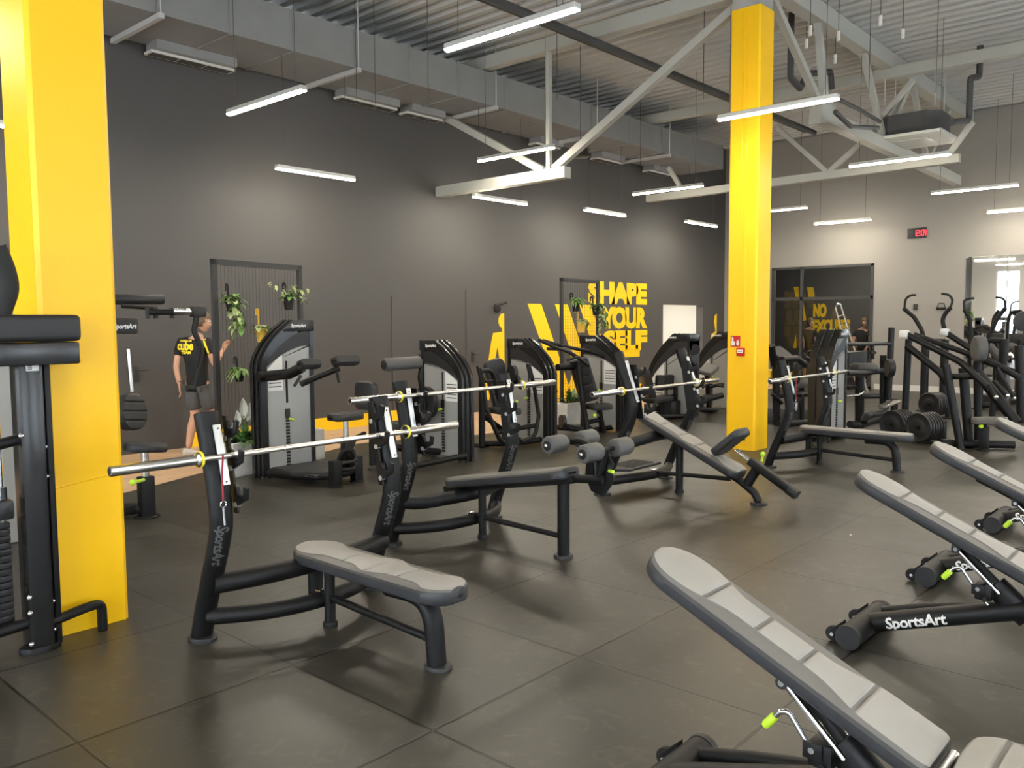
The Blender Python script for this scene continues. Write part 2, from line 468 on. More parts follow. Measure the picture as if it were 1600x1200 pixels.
# skirting boards
b=MB(); b.box2((3.25,YW-.015,0),(8.35,YW,.2)); b.box2((9.7,YW-.015,0),(15.25,YW,.2)); struct(b,'baseboard_back','yellow_vinyl',smooth=False)
b=MB(); b.box2((XW-.015,YN,0),(XW,4.35,.13)); b.box2((XW-.015,7.0,0),(XW,YW,.13)); struct(b,'baseboard_right','baseboard',smooth=False)

# yellow columns
def column(x0,y0,top,label,z1):
    m=MB(); s=.4; c=.022
    poly=[(x0+c,y0),(x0+s-c,y0),(x0+s,y0+c),(x0+s,y0+s-c),(x0+s-c,y0+s),(x0+c,y0+s),(x0,y0+s-c),(x0,y0+c)]
    m.prism([(x,y,0) for x,y in poly],(0,0,z1))
    o=m.build('column','yellow_paint',smooth=False); o['kind']='structure'; tag(o,label,'column')
    m=MB(); m.box2((x0+.02,y0+.02,z1),(x0+s-.02,y0+s-.02,HC)); struct(m,'column_head','concrete',smooth=False)
    return o
colA=column(-.635,2.27,5.6,'thick yellow painted concrete column beside the weight stack at the left',5.55)
colB=column(7.69,2.28,5.6,'yellow painted concrete column carrying the fire alarm button',5.55)
# formwork seam across the near column
m=MB(); m.tube([(-.62,2.268,.80),(-.5,2.2695,.815),(-.35,2.269,.835),(-.245,2.269,.84)],.0035,6); m.build('paint_ridge','yellow_paint',colA)
# conduit on the far column
m=MB(); m.tube([(7.686,2.44,1.55),(7.686,2.44,5.5)],.008,8); m.tube([(7.686,2.50,1.52),(7.686,2.50,5.5)],.006,8); m.build('conduit','yellow_paint',colB)
sq=MB(); sq.box((7.683,2.46,.16),(.014,.11,.065),.004); tag(sq.build('wall_socket','dark_plastic'),'small black socket low on the far yellow column','socket')
# fire sign and call point
t=thing('fire_sign',(7.688,2.555,1.40),0,'square red fire alarm sign with white hand and flame on the far column','sign')
m=MB(); m.box2((7.682,2.49,1.33),(7.688,2.62,1.47)); m.build('sign_plate','red',t,world=True,smooth=False)
m=MB().use('white'); F=lambda y,z:(7.681,y,z)
m.prism([F(2.612,1.345),F(2.565,1.345),F(2.555,1.375),F(2.566,1.40),F(2.585,1.405),F(2.578,1.43),F(2.590,1.455),F(2.606,1.452),F(2.602,1.41),F(2.613,1.39)],(-.001,0,0))
m.prism([F(2.535,1.345),F(2.505,1.345),F(2.499,1.375),F(2.51,1.40),F(2.512,1.425),F(2.522,1.405),F(2.533,1.43),F(2.536,1.395),F(2.541,1.375)],(-.001,0,0))
m.build('pictogram',None,t,world=True,smooth=False)
t=thing('fire_call_point',(7.69,2.47,1.27),0,'small red fire alarm call point below the fire sign','alarm button')
m=MB(); m.box((7.672,2.475,1.265),(.036,.105,.105),.008); m.build('body','red',t,world=True)
m=MB(); m.box((7.653,2.475,1.272),(.004,.072,.04),.001); m.build('press_panel','white',t,world=True)
m=MB().use('dark_plastic'); 
for k in (-.018,0,.018): m.box((7.6505,2.475+k,1.272),(.001,.010,.014))
m.build('press_mark',None,t,world=True)

# roof steel -----------------------------------------------------------------
def beam(mb,a,b,wd,ht,up=(0,0,1)):
    a=V3(a); b=V3(b); t=(b-a).normalized()
    if abs(t.z)>.95: up=(0,1,0)
    mb.tube([a,b],1,sec=[(-wd/2,-ht/2),(wd/2,-ht/2),(wd/2,ht/2),(-wd/2,ht/2)],up=up)
def cross_truss(x,lab):
    t=thing('roof_truss',(x,5.4,3.92),0,lab,'roof truss','cross trusses under the roof')
    m=MB(); beam(m,(x,2.7,5.86),(x,YW-.02,5.86),.16,.2); m.build('top_chord','truss_paint',t,world=True,smooth=False)
    m=MB(); beam(m,(x,5.45,3.92),(x,YW-.02,3.92),.16,.17); m.build('bottom_chord','truss_paint',t,world=True,smooth=False)
    for n,(a,b) in {'diagonal':((x,5.70,4.0),(x,2.72,5.66)),'diagonal.001':((x,5.92,4.0),(x,8.25,5.25)),'strut':((x,5.81,4.0),(x,5.81,5.78))}.items():
        m=MB(); beam(m,a,b,.1 if 'strut' not in n else .07,.11 if 'strut' not in n else .07); m.build(n,'truss_paint',t,world=True,smooth=False)
    return t
cross_truss(7.9,'pale steel cross truss between the far yellow column and the dark wall')
# far truss beyond the column
x=13.0
t=thing('roof_truss',(x,2.,4.2),0,'pale steel truss with a long low chord passing behind the far yellow column','roof truss','cross trusses under the roof')
m=MB(); beam(m,(13.000,7.284,4.233),(13.000,1.306,4.289),.14,.14); m.build('bottom_chord','truss_paint',t,world=True,smooth=False)
m=MB(); beam(m,(13.0,8.28,5.86),(13.0,-6.,5.86),.14,.18); m.build('top_chord','truss_paint',t,world=True,smooth=False)
for a,b in (((13.000,4.438,5.260),(13.000,3.467,4.315)),((13.000,3.467,4.315),(13.000,2.902,4.755)),((13.000,2.902,4.755),(13.000,2.052,5.689)),((13.000,6.518,4.427),(13.000,6.777,4.821)),((13.000,1.518,4.307),(13.000,1.136,4.846))):
    m=MB(); beam(m,a,b,.08,.08); m.build('diagonal','truss_paint',t,world=True,smooth=False)
# long girder over the column row
t=thing('roof_girder',(10.,2.48,5.),0,'pale steel lattice girder running from the far yellow column towards the grey wall','roof girder')
m=MB(); beam(m,(-6.5,2.48,6.06),(18.38,2.48,6.06),.2,.26); m.build('top_chord','truss_paint',t,world=True,smooth=False)
m=MB(); beam(m,(10.1,2.48,4.66),(17.6,2.48,4.60),.16,.2); m.build('bottom_chord','truss_paint',t,world=True,smooth=False)
for a,b in (((8.3,2.48,5.95),(10.15,2.48,4.76)),((9.95,2.48,5.95),(10.3,2.48,4.76)),((11.8,2.48,5.95),(12.9,2.48,4.72)),((14.2,2.48,5.95),(12.9,2.48,4.72)),((14.4,2.48,5.95),(15.4,2.48,4.7)),((16.8,2.48,5.95),(15.4,2.48,4.7))):
    m=MB(); beam(m,a,b,.09,.10); m.build('web_bar','truss_paint',t,world=True,smooth=False)
m=MB(); m.prism([(9.9,2.39,4.5),(10.5,2.39,4.62),(10.5,2.39,4.9),(10.0,2.39,5.0)],(0,.18,0)); m.build('gusset_plate','truss_paint',t,world=True,smooth=False)
# air duct along the dark wall
t=thing('air_duct',(8,7.65,5.2),0,'long grey rectangular air duct under the ceiling along the dark wall','air duct')
m=MB(); m.box2((-3,7.07,5.2),(15.9,8.22,5.72)); m.build('duct_body','galvanised',t,world=True,smooth=False)
for x in [-1.2,.6,2.4,3.3,4.2,5.2,6.2,7.2,8.3,9.5,10.7,12,13.2,14.5]:
    m=MB(); m.prism([(x-.015,y,z) for y,z in ((7.05,5.74),(7.05,5.18),(8.24,5.18),(8.24,5.199),(7.069,5.199),(7.069,5.74))],(.03,0,0)); m.build('duct_flange','galvanised',t,world=True,smooth=False)
for x in (-.4,2.4,5.2,8.0,10.8,13.4):
    m=MB(); m.box2((x-.03,6.98,5.13),(x+.03,8.28,5.19)); m.build('support_rail','lamp_body',t,world=True,smooth=False)
    m=MB(); m.cyl((x,7.0,5.13),(x,7.0,HC+.085),.008,n=6); m.build('hanger_rod','lamp_body',t,world=True)
for x0,ln in ((2.75,1.15),(5.65,1.1),(6.95,.8),(10.2,.75),(12.2,.9),(14.2,.9)):
    m=MB(); m.use('grille').box2((x0,8.0,5.06),(x0+ln,8.2,5.09)); m.use('galvanised').box2((x0+.03,7.9,5.09),(x0+ln-.03,8.2,5.2)); m.use('pipe_dark')
    for k in range(3): m.box2((x0+.02+k*(ln-.04)/3+.01,8.02,5.058),(x0+.02+(k+1)*(ln-.04)/3-.01,8.18,5.061))
    m.build('supply_grille',None,t,world=True,smooth=False)
# dark insulated pipes crossing the hall
for yy,zz,r,l in ((4.75,5.62,.055,'thick dark insulated pipe running under the ceiling towards the far column'),(4.95,5.68,.035,'thinner dark pipe running beside the thick ceiling pipe')):
    m=MB(); m.tube([(-5,yy,zz),(15.5,yy,zz)],r,10); tag(m.build('ceiling_pipe','pipe_dark'),l,'pipe')
m=MB(); m.tube(fillet([((10.009,2.900,5.254)[0],(10.009,2.900,5.254)[1],6.19),(10.009,2.900,5.254),(10.362,2.900,5.175),(11.361,3.200,5.664),(12.330,3.200,5.901),(12.404,3.200,5.616)],.08),.05,8); tag(m.build('refrigerant_pipe','pipe_dark'),'short bent dark pipe loop beside the far yellow column top','pipe')
m=MB(); m.tube(fillet([(9.687,2.100,4.568),(10.311,2.100,4.469),(11.452,2.100,4.639)],.3),.035,8); m.tube(fillet([(10.060,2.200,4.831),(10.832,2.200,4.837),(11.835,2.200,4.818)],.2),.03,8); tag(m.build('refrigerant_pipe','pipe_dark'),'curved black pipe pair leading into the ceiling air conditioner','pipe')
m=MB(); m.tube(fillet([((13.585,1.200,5.687)[0],1.2,6.19),(13.585,1.200,5.687),(13.022,1.200,5.550),(13.031,1.200,4.882),(11.995,1.200,4.666)],.1),.05,8); tag(m.build('refrigerant_pipe','pipe_dark'),'black pipe dropping from the roof to the right of the air conditioner','pipe')
# ceiling cassette air conditioner
t=thing('air_conditioner',(13.2,2.08,4.8),0,'dark ceiling cassette air conditioner with pale square panel hanging above the right lamps','air conditioner')
m=MB(); m.box2((12.62,1.50,4.70),(13.86,2.66,4.75),.015); m.build('front_panel','grille',t,world=True)
m=MB(); m.box2((12.98,1.80,4.692),(13.5,2.36,4.702),.004); m.build('intake_grille','lamp_body',t,world=True)
m=MB(); m.prism([(x,y,4.75) for x,y in ((12.98,1.6),(13.5,1.6),(13.68,1.78),(13.68,2.4),(13.5,2.58),(12.98,2.58),(12.8,2.4),(12.8,1.78))],(0,0,.36)); m.build('body','pipe_dark',t,world=True,smooth=False)
for x,y in ((12.95,1.7),(13.5,1.7),(12.95,2.5),(13.5,2.5)):
    m=MB(); m.cyl((x,y,5.2),(x,y,HC+.08),.008,n=6); m.build('hanger_rod','lamp_body',t,world=True)
# bell shaped speaker on its cable
t=thing('pendant_speaker',(8.9,5.95,4.2),0,'black bell shaped speaker hanging below the pale truss','speaker')
c0=(8.539,5.688,4.420)
m=MB(); m.lathe([(.13,-.16),(.15,-.15),(.13,-.08),(.10,.05),(.06,.08)],c0); m.build('shell','dark_plastic',t,world=True)
m=MB(); m.cyl((c0[0],c0[1],c0[2]+.08),(c0[0],c0[1],HC+.085),.006,n=6); m.build('cable','pipe_dark',t,world=True)

# ------------------------------------------------------------------ pendant lamps
def make_lamp(L):
    t=thing('pendant_lamp',(0,0,0),0,'x','lamp')
    m=MB(); m.box((0,0,.035),(.08,L,.05),.004,seg=1); m.build('housing','lamp_body',t,smooth=False)
    m=MB(); s=[(-.039,.010),(.039,.010),(.034,.001),(.014,-.009),(-.014,-.009),(-.034,.001)]
    m.prism([(x,-L/2+.004,z) for x,z in s],(0,L-.008,0)); m.build('diffuser','lamp_on',t,smooth=False)
    m=MB(); m.box((0,0,.0605),(.03,L-.04,.002)); m.build('added_uplight','added_up_glow',t,smooth=False)  # glowing top strip added only to brighten deck and upper walls
    for q in (-1,1):
        m=MB(); m.cyl((0,q*(L/2-.15),.07),(0,q*(L/2-.15),2.6),.004,n=5); m.build('cable','pipe_dark',t)
    return t
protoL=make_lamp(1.5); used=[False]
def lamp(x,y,z,rz,label,sc=1.,top=6.2):
    if used[0]: o=copy_tree(protoL)
    else: o=protoL; used[0]=True
    o.location=(x,y,z); o.rotation_euler=(0,0,rz); o['label']=label; o['group']='linear pendant lamps'
    if sc!=1: o.scale=(1,sc,1)
    for ch in o.children:
        if ch.name.startswith('cable'): ch.scale=(1,1,(top-z)/2.6)
    return o
lamp(2.98,5.85,4.09,0,'linear pendant lamp nearest the left column, high against the dark wall')
lamp(3.22,2.45,4.14,0,'brightest linear pendant lamp cut by the top edge of the photo')
lamp(7.34,6.02,4.17,0,'linear pendant lamp just above the end of the low pale truss chord')
lamp(6.82,1.67,4.0,0,'linear pendant lamp hanging in front of the far yellow column',.93)
lamp(11.66,6.0,4.12,0,'linear pendant lamp right above the far low chord, left of the far column')
lamp(11.78,1.89,4.15,0,'linear pendant lamp directly under the ceiling air conditioner')
lamp(15.85,1.75,4.14,0,'linear pendant lamp above the red clock, right of the air conditioner')
lamp(15.8,5.75,4.10,0,'short looking lamp half hidden behind the right side of the far column')
p0=(17.500,5.508,3.920); p1=(17.500,4.212,3.886)
lamp(17.5,(p0[1]+p1[1])/2,p0[2],0,'linear pendant lamp above the dark glazed opening in the grey wall',(p0[1]-p1[1])/1.5)
p0=(17.600,1.881,3.872)
lamp(17.6,p0[1]-.62,p0[2],0,'linear pendant lamp lowest at the right edge, above the mirror',.83)
WL=[((4.043,7.300,3.707),(5.309,7.300,3.691)),((7.758,7.300,3.733),(9.083,7.300,3.717)),((10.817,7.300,3.790),(12.166,7.300,3.800)),((14.623,7.300,3.889),(16.029,7.300,3.885))]
for k,(a,b) in enumerate(WL):
    lamp((a[0]+b[0])/2,7.3,(a[2]+b[2])/2,PI/2,['wall side pendant lamp between the near column and the low truss chord','wall side pendant lamp right below the low pale truss chord','third wall side pendant lamp from the left, over the yellow lettering','last wall side pendant lamp, nearest the far yellow column'][k],(b[0]-a[0])/1.5,5.2)
p0=(0.860,7.300,3.709)
lamp(p0[0]-.62,7.3,p0[2],PI/2,'wall side pendant lamp whose tip shows left of the near yellow column',.85,5.2)
for x,ys in ((-1.2,(6.,-2.1,-6.1)),(-5.2,(6.,2.,-2.1,-6.1))):
    for y in ys: lamp(x,y,4.15,0,'linear pendant lamp over the hall behind the viewpoint')
for x in (3.2,7.4,11.7,15.85):
    for y in (-2.1,-6.1): lamp(x,y,4.15,0,'linear pendant lamp over the hall right of the view')
# loose suspension wires
ORD=['first','second','third','fourth','fifth','sixth','seventh']
for k,p in enumerate(((5.042,6.860,5.600),(5.381,6.872,5.600),(5.881,6.333,5.600),(6.866,4.825,5.500),(8.232,3.354,5.500),(9.525,1.591,5.500),(10.142,0.925,5.500))):
    m=MB(); m.cyl((p[0],p[1],4.7),(p[0],p[1],HC+.03),.005,n=5); tag(m.build('hanging_wire','pipe_dark'),'thin bare wire hanging from the roof deck, %s from the left'%ORD[k],'wire','bare wires under the roof')
# small white ends of dangling cables
for k,p in enumerate(((9.754,2.559,5.600),(9.267,2.305,5.600),(10.750,2.523,5.600),(9.740,2.098,5.600),(9.519,1.462,5.700),(10.263,1.405,5.700))):
    t=thing('hanging_cable',(p[0],p[1],5.55),0,'dangling cable with small white end right of the far column top, %s from the left'%ORD[k],'cable','cables with white ends under the roof')
    m=MB(); m.cyl((p[0],p[1],5.55),(p[0],p[1],5.68),.025,n=8); m.build('cable_tip','white',t,world=True)
    m=MB(); m.cyl((p[0],p[1],5.68),(p[0],p[1],HC+.03),.005,n=5); m.build('wire','pipe_dark',t,world=True)

# ------------------------------------------------------------------ wall graphics on the dark wall
Yg=YW-.004
def decal(name,polys,label,cat,key='yellow_vinyl',y=Yg,group=None):
    m=MB()
    for P in polys: m.prism([(x,y,z) for x,z in P],(0,.003,0))
    return tag(m.build(name,key,smooth=False),label,cat,group)
s_=.53
def stroke(x0,z0,z1,w=.42): return [(x0,z0),(x0+w,z0),(x0+w+(z0-z1)*s_,z1),(x0+(z0-z1)*s_,z1)]
decal('wall_graphic',[stroke(10.27,2.02,.2)],'leftmost slanting yellow stripe of the giant letter on the dark wall','wall graphic')
decal('wall_graphic',[[(11.13,2.02),(11.55,2.02),(12.12,.95),(12.2,.80),(12.2,.62),(11.95,.08),(11.5,.08),(11.72,.62),(11.62,1.1)]],'middle yellow stripe behind the left post of the second plant trellis','wall graphic')
decal('wall_graphic',[[(11.95,2.02),(12.37,2.02),(12.70,1.40),(12.85,1.22),(12.85,.95),(12.55,.3),(12.15,.3),(12.5,1.0)]],'right yellow stripe behind the yellow pot on the second trellis','wall graphic')
decal('door_graphic',[[(9.57,1.83),(9.48,1.82),(9.42,1.75),(9.405,1.67),(9.44,1.585),(9.50,1.55),(9.505,1.48),(9.26,1.46),(9.20,1.28),(8.95,.2),(9.13,.2),(9.29,.9),(9.375,1.2),(9.44,.9),(9.48,.2),(9.57,.2)]],'half yellow person symbol on the door left of the chest press back pad','door graphic',y=YW-.0165)
decal('door_graphic',[[(17.99,1.85),(17.88,1.80),(17.84,1.62),(17.90,1.46),(17.92,1.38),(17.70,1.30),(17.55,.2),(17.99,.2)]],'half yellow person symbol right of the bright doorway near the corner','door graphic')
def wall_text(txt,x0,x1,z0,h,bold,label):
    Mx=frame((x0,Yg+.002,z0),(1,0,0),(0,0,1))
    mb=text_mb(txt,h/.72,Mx,'yellow_vinyl',.002,h*bold,0,'LEFT',.88)
    xs=[p.x for p in mb.v]; zs=[p.z for p in mb.v]; a,b_=min(xs),max(xs); c_,d_=min(zs),max(zs)
    for p in mb.v: p.x=x0+(p.x-a)/(b_-a)*(x1-x0); p.z=z0+(p.z-c_)/(d_-c_)*h
    return tag(mb.build('wall_lettering',None,smooth=False),label,'lettering',None)
wall_text('SHAPE',12.27,14.58,2.04,.50,.092,'yellow word SHAPE at the top of the slogan on the dark wall')
wall_text('YOUR',12.72,14.60,1.49,.50,.092,'yellow word YOUR in the middle of the slogan on the dark wall')
m=wall_text('SELF',12.82,14.60,.98,.48,.092,'yellow word SELF at the bottom of the slogan on the dark wall')
b=MB(); b.prism([(x,Yg,z) for x,z in ((13.0,.84),(14.28,.84),(14.28,1.03),(13.42,1.03),(13.2,1.08))],(0,.003,0)); b.build('underline_block','yellow_vinyl',m,smooth=False)
# doors set flush in the dark wall
def flush_door(x0,x1,h,lab,hx):
    t=thing('wall_door',(x0,YW,0),0,lab,'door')
    m=MB(); m.box2((x0,YW-.012,0.),(x1,YW-.002,h)); m.build('leaf','wall_dark',t,world=True,smooth=False)
    m=MB(); m.box2((hx-.03,YW-.03,.93),(hx+.03,YW-.012,1.13),.004); m.tube(fillet([(hx,YW-.015,1.08),(hx,YW-.07,1.08),(hx+.14,YW-.07,1.08)],.02),.011,8); m.build('handle','frame_dark',t,world=True)
    return t
flush_door(1.2,3.1,2.3,'dark flush door with black lever behind the walking man',(2.526,8.300,0.983)[0])
flush_door(6.8,7.75,2.1,'dark flush door with black lever right of the second weight tower',(7.405,8.300,1.126)[0])
flush_door(8.55,9.59,2.25,'dark flush door carrying the left yellow person symbol',8.7)
t=thing('wall_camera',(9.55,8.2,2.05),0,'small dark wall camera above the left yellow person symbol','camera')
m=MB(); m.lathe([(.09,0),(.09,.03),(.04,.06)],(9.366,8.290,1.932),(0,-1,0)); m.build('base','dark_plastic',t,world=True)
m=MB(); m.tube([(9.312,8.240,1.967),(9.445,8.100,2.037)],.025,8); m.build('arm','dark_plastic',t,world=True)
# bright doorway and the corridor behind it
m=MB(); m.box2((15.0,YW+.2,-.1),(18.4,11.,0)); struct(m,'floor_corridor','planter_grey',smooth=False)
m=MB(); m.box2((15.0,11,0),(18.4,11.1,2.6)); m.box2((14.9,YW+.2,0),(15.0,11,2.6)); m.box2((18.4,YW+.2,0),(18.5,11,2.6)); m.box2((14.9,YW+.2,2.6),(18.5,11.1,2.7)); struct(m,'wall_corridor','wall_white',smooth=False)
t=thing('corridor_door',(16.7,9.,0),0,'white door with black lever inside the bright doorway','door')
m=MB(); m.box2((16.78,10.95,0),(17.9,10.99,2.1)); m.build('leaf','white',t,world=True,smooth=False)
m=MB(); m.box2((17.0,10.90,.95),(17.06,10.95,1.15)); m.build('handle','frame_dark',t,world=True,smooth=False)
t=thing('wall_pipe',(16.,10.9,0),0,'white bent pipe on the wall inside the bright doorway','pipe')
m=MB(); m.tube(fillet([(15.6,10.9,1.75),(16.15,10.9,1.75),(16.25,10.9,1.6),(16.25,10.9,.2)],.1),.05,10); m.build('pipe','wall_white',t,world=True)
o=copy_tree(protoL,(16.6,9.6,2.5),PI/2,'ceiling lamp hidden inside the bright corridor')
for ch in list(o.children):
    if ch.name.startswith('cable'): bpy.data.objects.remove(ch)

# ------------------------------------------------------------------ grey wall: glazing, clock, mirror
t=thing('glass_partition',(XW,5.7,0),0,'dark glazed partition with black frame in the far grey wall','glass wall'); t['kind']='structure'
m=MB()
for y in (4.42,6.14,6.90): m.box2((XW-.03,y,0),(XW+.05,y+.06,3.0))
m.box2((XW-.03,4.42,2.94),(XW+.05,6.95,3.0)); m.box2((XW-.03,4.42,0),(XW+.05,6.95,.06)); m.box2((XW-.03,4.42,2.16),(XW+.05,6.95,2.24))
m.build('frame','frame_dark',t,world=True,smooth=False)
m=MB(); m.box2((XW+.005,4.46,.05),(XW+.015,6.92,2.96)); m.build('pane','glass_dark',t,world=True,smooth=False)
w=MB(); w.box2((XW+.2,3.2,-.1),(22,YW+.2,0)); struct(w,'floor_studio','rubber_black',smooth=False)
w=MB(); w.box2((21.6,3.0,0),(21.8,YW+.2,3.4)); w.box2((XW+.2,2.9,0),(21.8,3.1,3.4)); w.box2((XW+.2,YW,0),(21.8,YW+.2,3.4)); w.box2((XW+.2,2.9,3.4),(21.8,YW+.2,3.5)); struct(w,'wall_studio','wall_dark',smooth=False)
o=copy_tree(protoL,(19.9,5.6,3.2),0,'ceiling lamp hidden inside the glazed studio')
for ch in list(o.children):
    if ch.name.startswith('cable'): bpy.data.objects.remove(ch)
def studio_text(txt,pa,pb,label):
    Mx=frame((21.59,pa[1],pa[2]),(0,-1,0),(0,0,1)); mb=text_mb(txt,.5,Mx,'yellow_vinyl',.004,.03,0,'LEFT',.9)
    ys=[p.y for p in mb.v]; zs=[p.z for p in mb.v]; a,b_=min(ys),max(ys); c_,d_=min(zs),max(zs)
    for p in mb.v: p.y=pb[1]+(p.y-a)/(b_-a)*(pa[1]-pb[1]); p.z=pa[2]+(p.z-c_)/(d_-c_)*(pb[2]-pa[2])
    return tag(mb.build('wall_lettering',None,smooth=False),label,'lettering')
studio_text('NO',(21.600,7.144,1.734),(21.600,6.763,2.132),'yellow word NO on the wall behind the dark glass')
studio_text('EXCUSES',(21.600,7.153,1.291),(21.600,6.086,1.672),'yellow word EXCUSES on the wall behind the dark glass')
XG=21.595
TRI=[[(21.595,7.750,2.636),(21.595,7.596,2.631),(21.595,7.589,2.278),(21.595,7.666,2.280)],[(21.595,7.348,2.605),(21.595,7.160,2.599),(21.595,7.097,2.267),(21.595,7.284,2.271)],[(21.595,7.511,2.202),(21.595,7.453,2.182),(21.595,7.348,1.662),(21.595,7.499,1.626)],[(21.595,7.734,0.837),(21.595,7.646,1.252),(21.595,7.618,0.839)],[(21.595,7.267,1.402),(21.595,7.150,1.217),(21.595,7.181,0.902),(21.595,7.237,0.901)],[(21.595,7.245,0.324),(21.595,6.981,0.332),(21.595,7.027,-0.189),(21.595,7.234,-0.198)]]
for P,l in zip(TRI,('short yellow stripe above the glass bar on the left','wider yellow stripe above the glass bar','yellow wedge left of the word NO','thin yellow sliver left of the word EXCUSES','yellow shard behind the fair haired person','low yellow patch behind the foam roller machine')):
    m=MB(); m.prism(P,(-.004,0,0)); tag(m.build('wall_graphic','yellow_vinyl',smooth=False),l+', behind the dark glass','wall graphic','broken yellow stripes behind the glass')
# step ladder in front of the glass
t=thing('step_ladder',(17.6,4.9,0),0,'aluminium step ladder leaning near the dark glass','ladder')
A0,A1=(17.600,4.973,1.990),(17.600,4.364,0.543)
for a,b in (((17.600,5.003,1.960),(17.600,4.486,0.165)),((17.600,4.884,2.018),(17.600,4.283,0.174))):
    m=MB(); d=V3(b)-V3(a); k=-a[2]/d.z; e=V3(a)+d*k; beam(m,a,e,.05,.03); m.build('rail','alu',t,world=True,smooth=False)
m=MB(); m.tube(fillet([(17.600,5.003,1.960),(17.600,4.960,2.049),(17.600,4.884,2.018)],.03),.02,8); m.build('top_bow','alu',t,world=True)
for k in range(7):
    f=(k+1)/8; a=V3((17.600,5.003,1.960)).lerp(V3((17.600,4.486,0.165)),f); b=V3((17.600,4.884,2.018)).lerp(V3((17.600,4.283,0.174)),f)
    m=MB(); beam(m,a,b,.08,.02); m.build('rung','alu',t,world=True,smooth=False)
# red digital clock
t=thing('digital_clock',(XW,3.45,3.6),0,'small black digital clock with red glowing digits high on the grey wall','clock')
a=(18.360,3.681,3.754); b=(18.360,3.277,3.520)
m=MB(); m.box2((XW-.05,b[1],b[2]),(XW-.001,a[1],a[2]),.006); m.build('case','dark_plastic',t,world=True)
def seg7(mb,o,w,h,segs,th=.013):
    S={'a':((0,h),(w,h)),'b':((w,h),(w,h/2)),'c':((w,h/2),(w,0)),'d':((0,0),(w,0)),'e':((0,0),(0,h/2)),'f':((0,h/2),(0,h)),'g':((0,h/2),(w,h/2))}
    for s in segs:
        (x0,z0),(x1,z1)=S[s]
        mb.box2((XW-.053,o[0]-min(x0,x1)+th/2,o[1]+min(z0,z1)-th/2),(XW-.050,o[0]-max(x0,x1)-th/2,o[1]+max(z0,z1)+th/2))
m=MB(); zc=b[2]+.05; yc=a[1]
seg7(m,(yc-.13,zc),.06,.12,'bc'); seg7(m,(yc-.20,zc),.06,.12,'abged'); m.box2((XW-.053,yc-.295,zc+.02),(XW-.05,yc-.275,zc+.04)); m.box2((XW-.053,yc-.295,zc+.08),(XW-.05,yc-.275,zc+.10))
seg7(m,(yc-.305,zc),.05,.12,'abcdef'); seg7(m,(yc-.37,zc),.03,.12,'bcfg'); m.build('digits','led',t,world=True,smooth=False)
t=thing('wall_mirror',(XW,1.,.4),0,'large frameless mirror at the right end of the grey wall','mirror')
m=MB(); m.box2((XW-.012,-3.2,.35),(XW-.001,1.62,3.03)); m.build('mirror_sheet','mirror',t,world=True,smooth=False)
m=MB(); m.box2((XW-.012,1.64,.35),(XW-.001,2.44,3.03)); m.build('mirror_sheet','mirror',t,world=True,smooth=False)
# ------------------------------------------------------------------ olympic benches
def upright(mb, sx, path, wid):
    """path: (y,z) list ; flattened oval column in the plane x=sx"""
    P=smooth_path([(sx,y,z) for y,z in path],5)
    n=len(P); W=[]
    for i in range(n):
        k=i/(n-1); W.append((wid[0][0]+(wid[1][0]-wid[0][0])*k, wid[0][1]+(wid[1][1]-wid[0][1])*k))
    mb.tube(P,W,up=(1,0,0),sec=[(y,x) for x,y in OVAL])
    return mb
def jhook(mb,x,y,z,ln=.085,w=.022,tip=.05):
    """hook reaching towards -y; bar rests at its inner corner"""
    pts=[(y+.03,z-.075),(y-ln,z-.02),(y-ln-.012,z+tip-.01),(y-ln+.016,z+tip),(y-ln+.022,z+.004),(y-.012,z-.002),(y+.0,z+.035),(y+.03,z+.045)]
    mb.prism([(x-w/2,a,b) for a,b in pts],(w,0,0),.004)
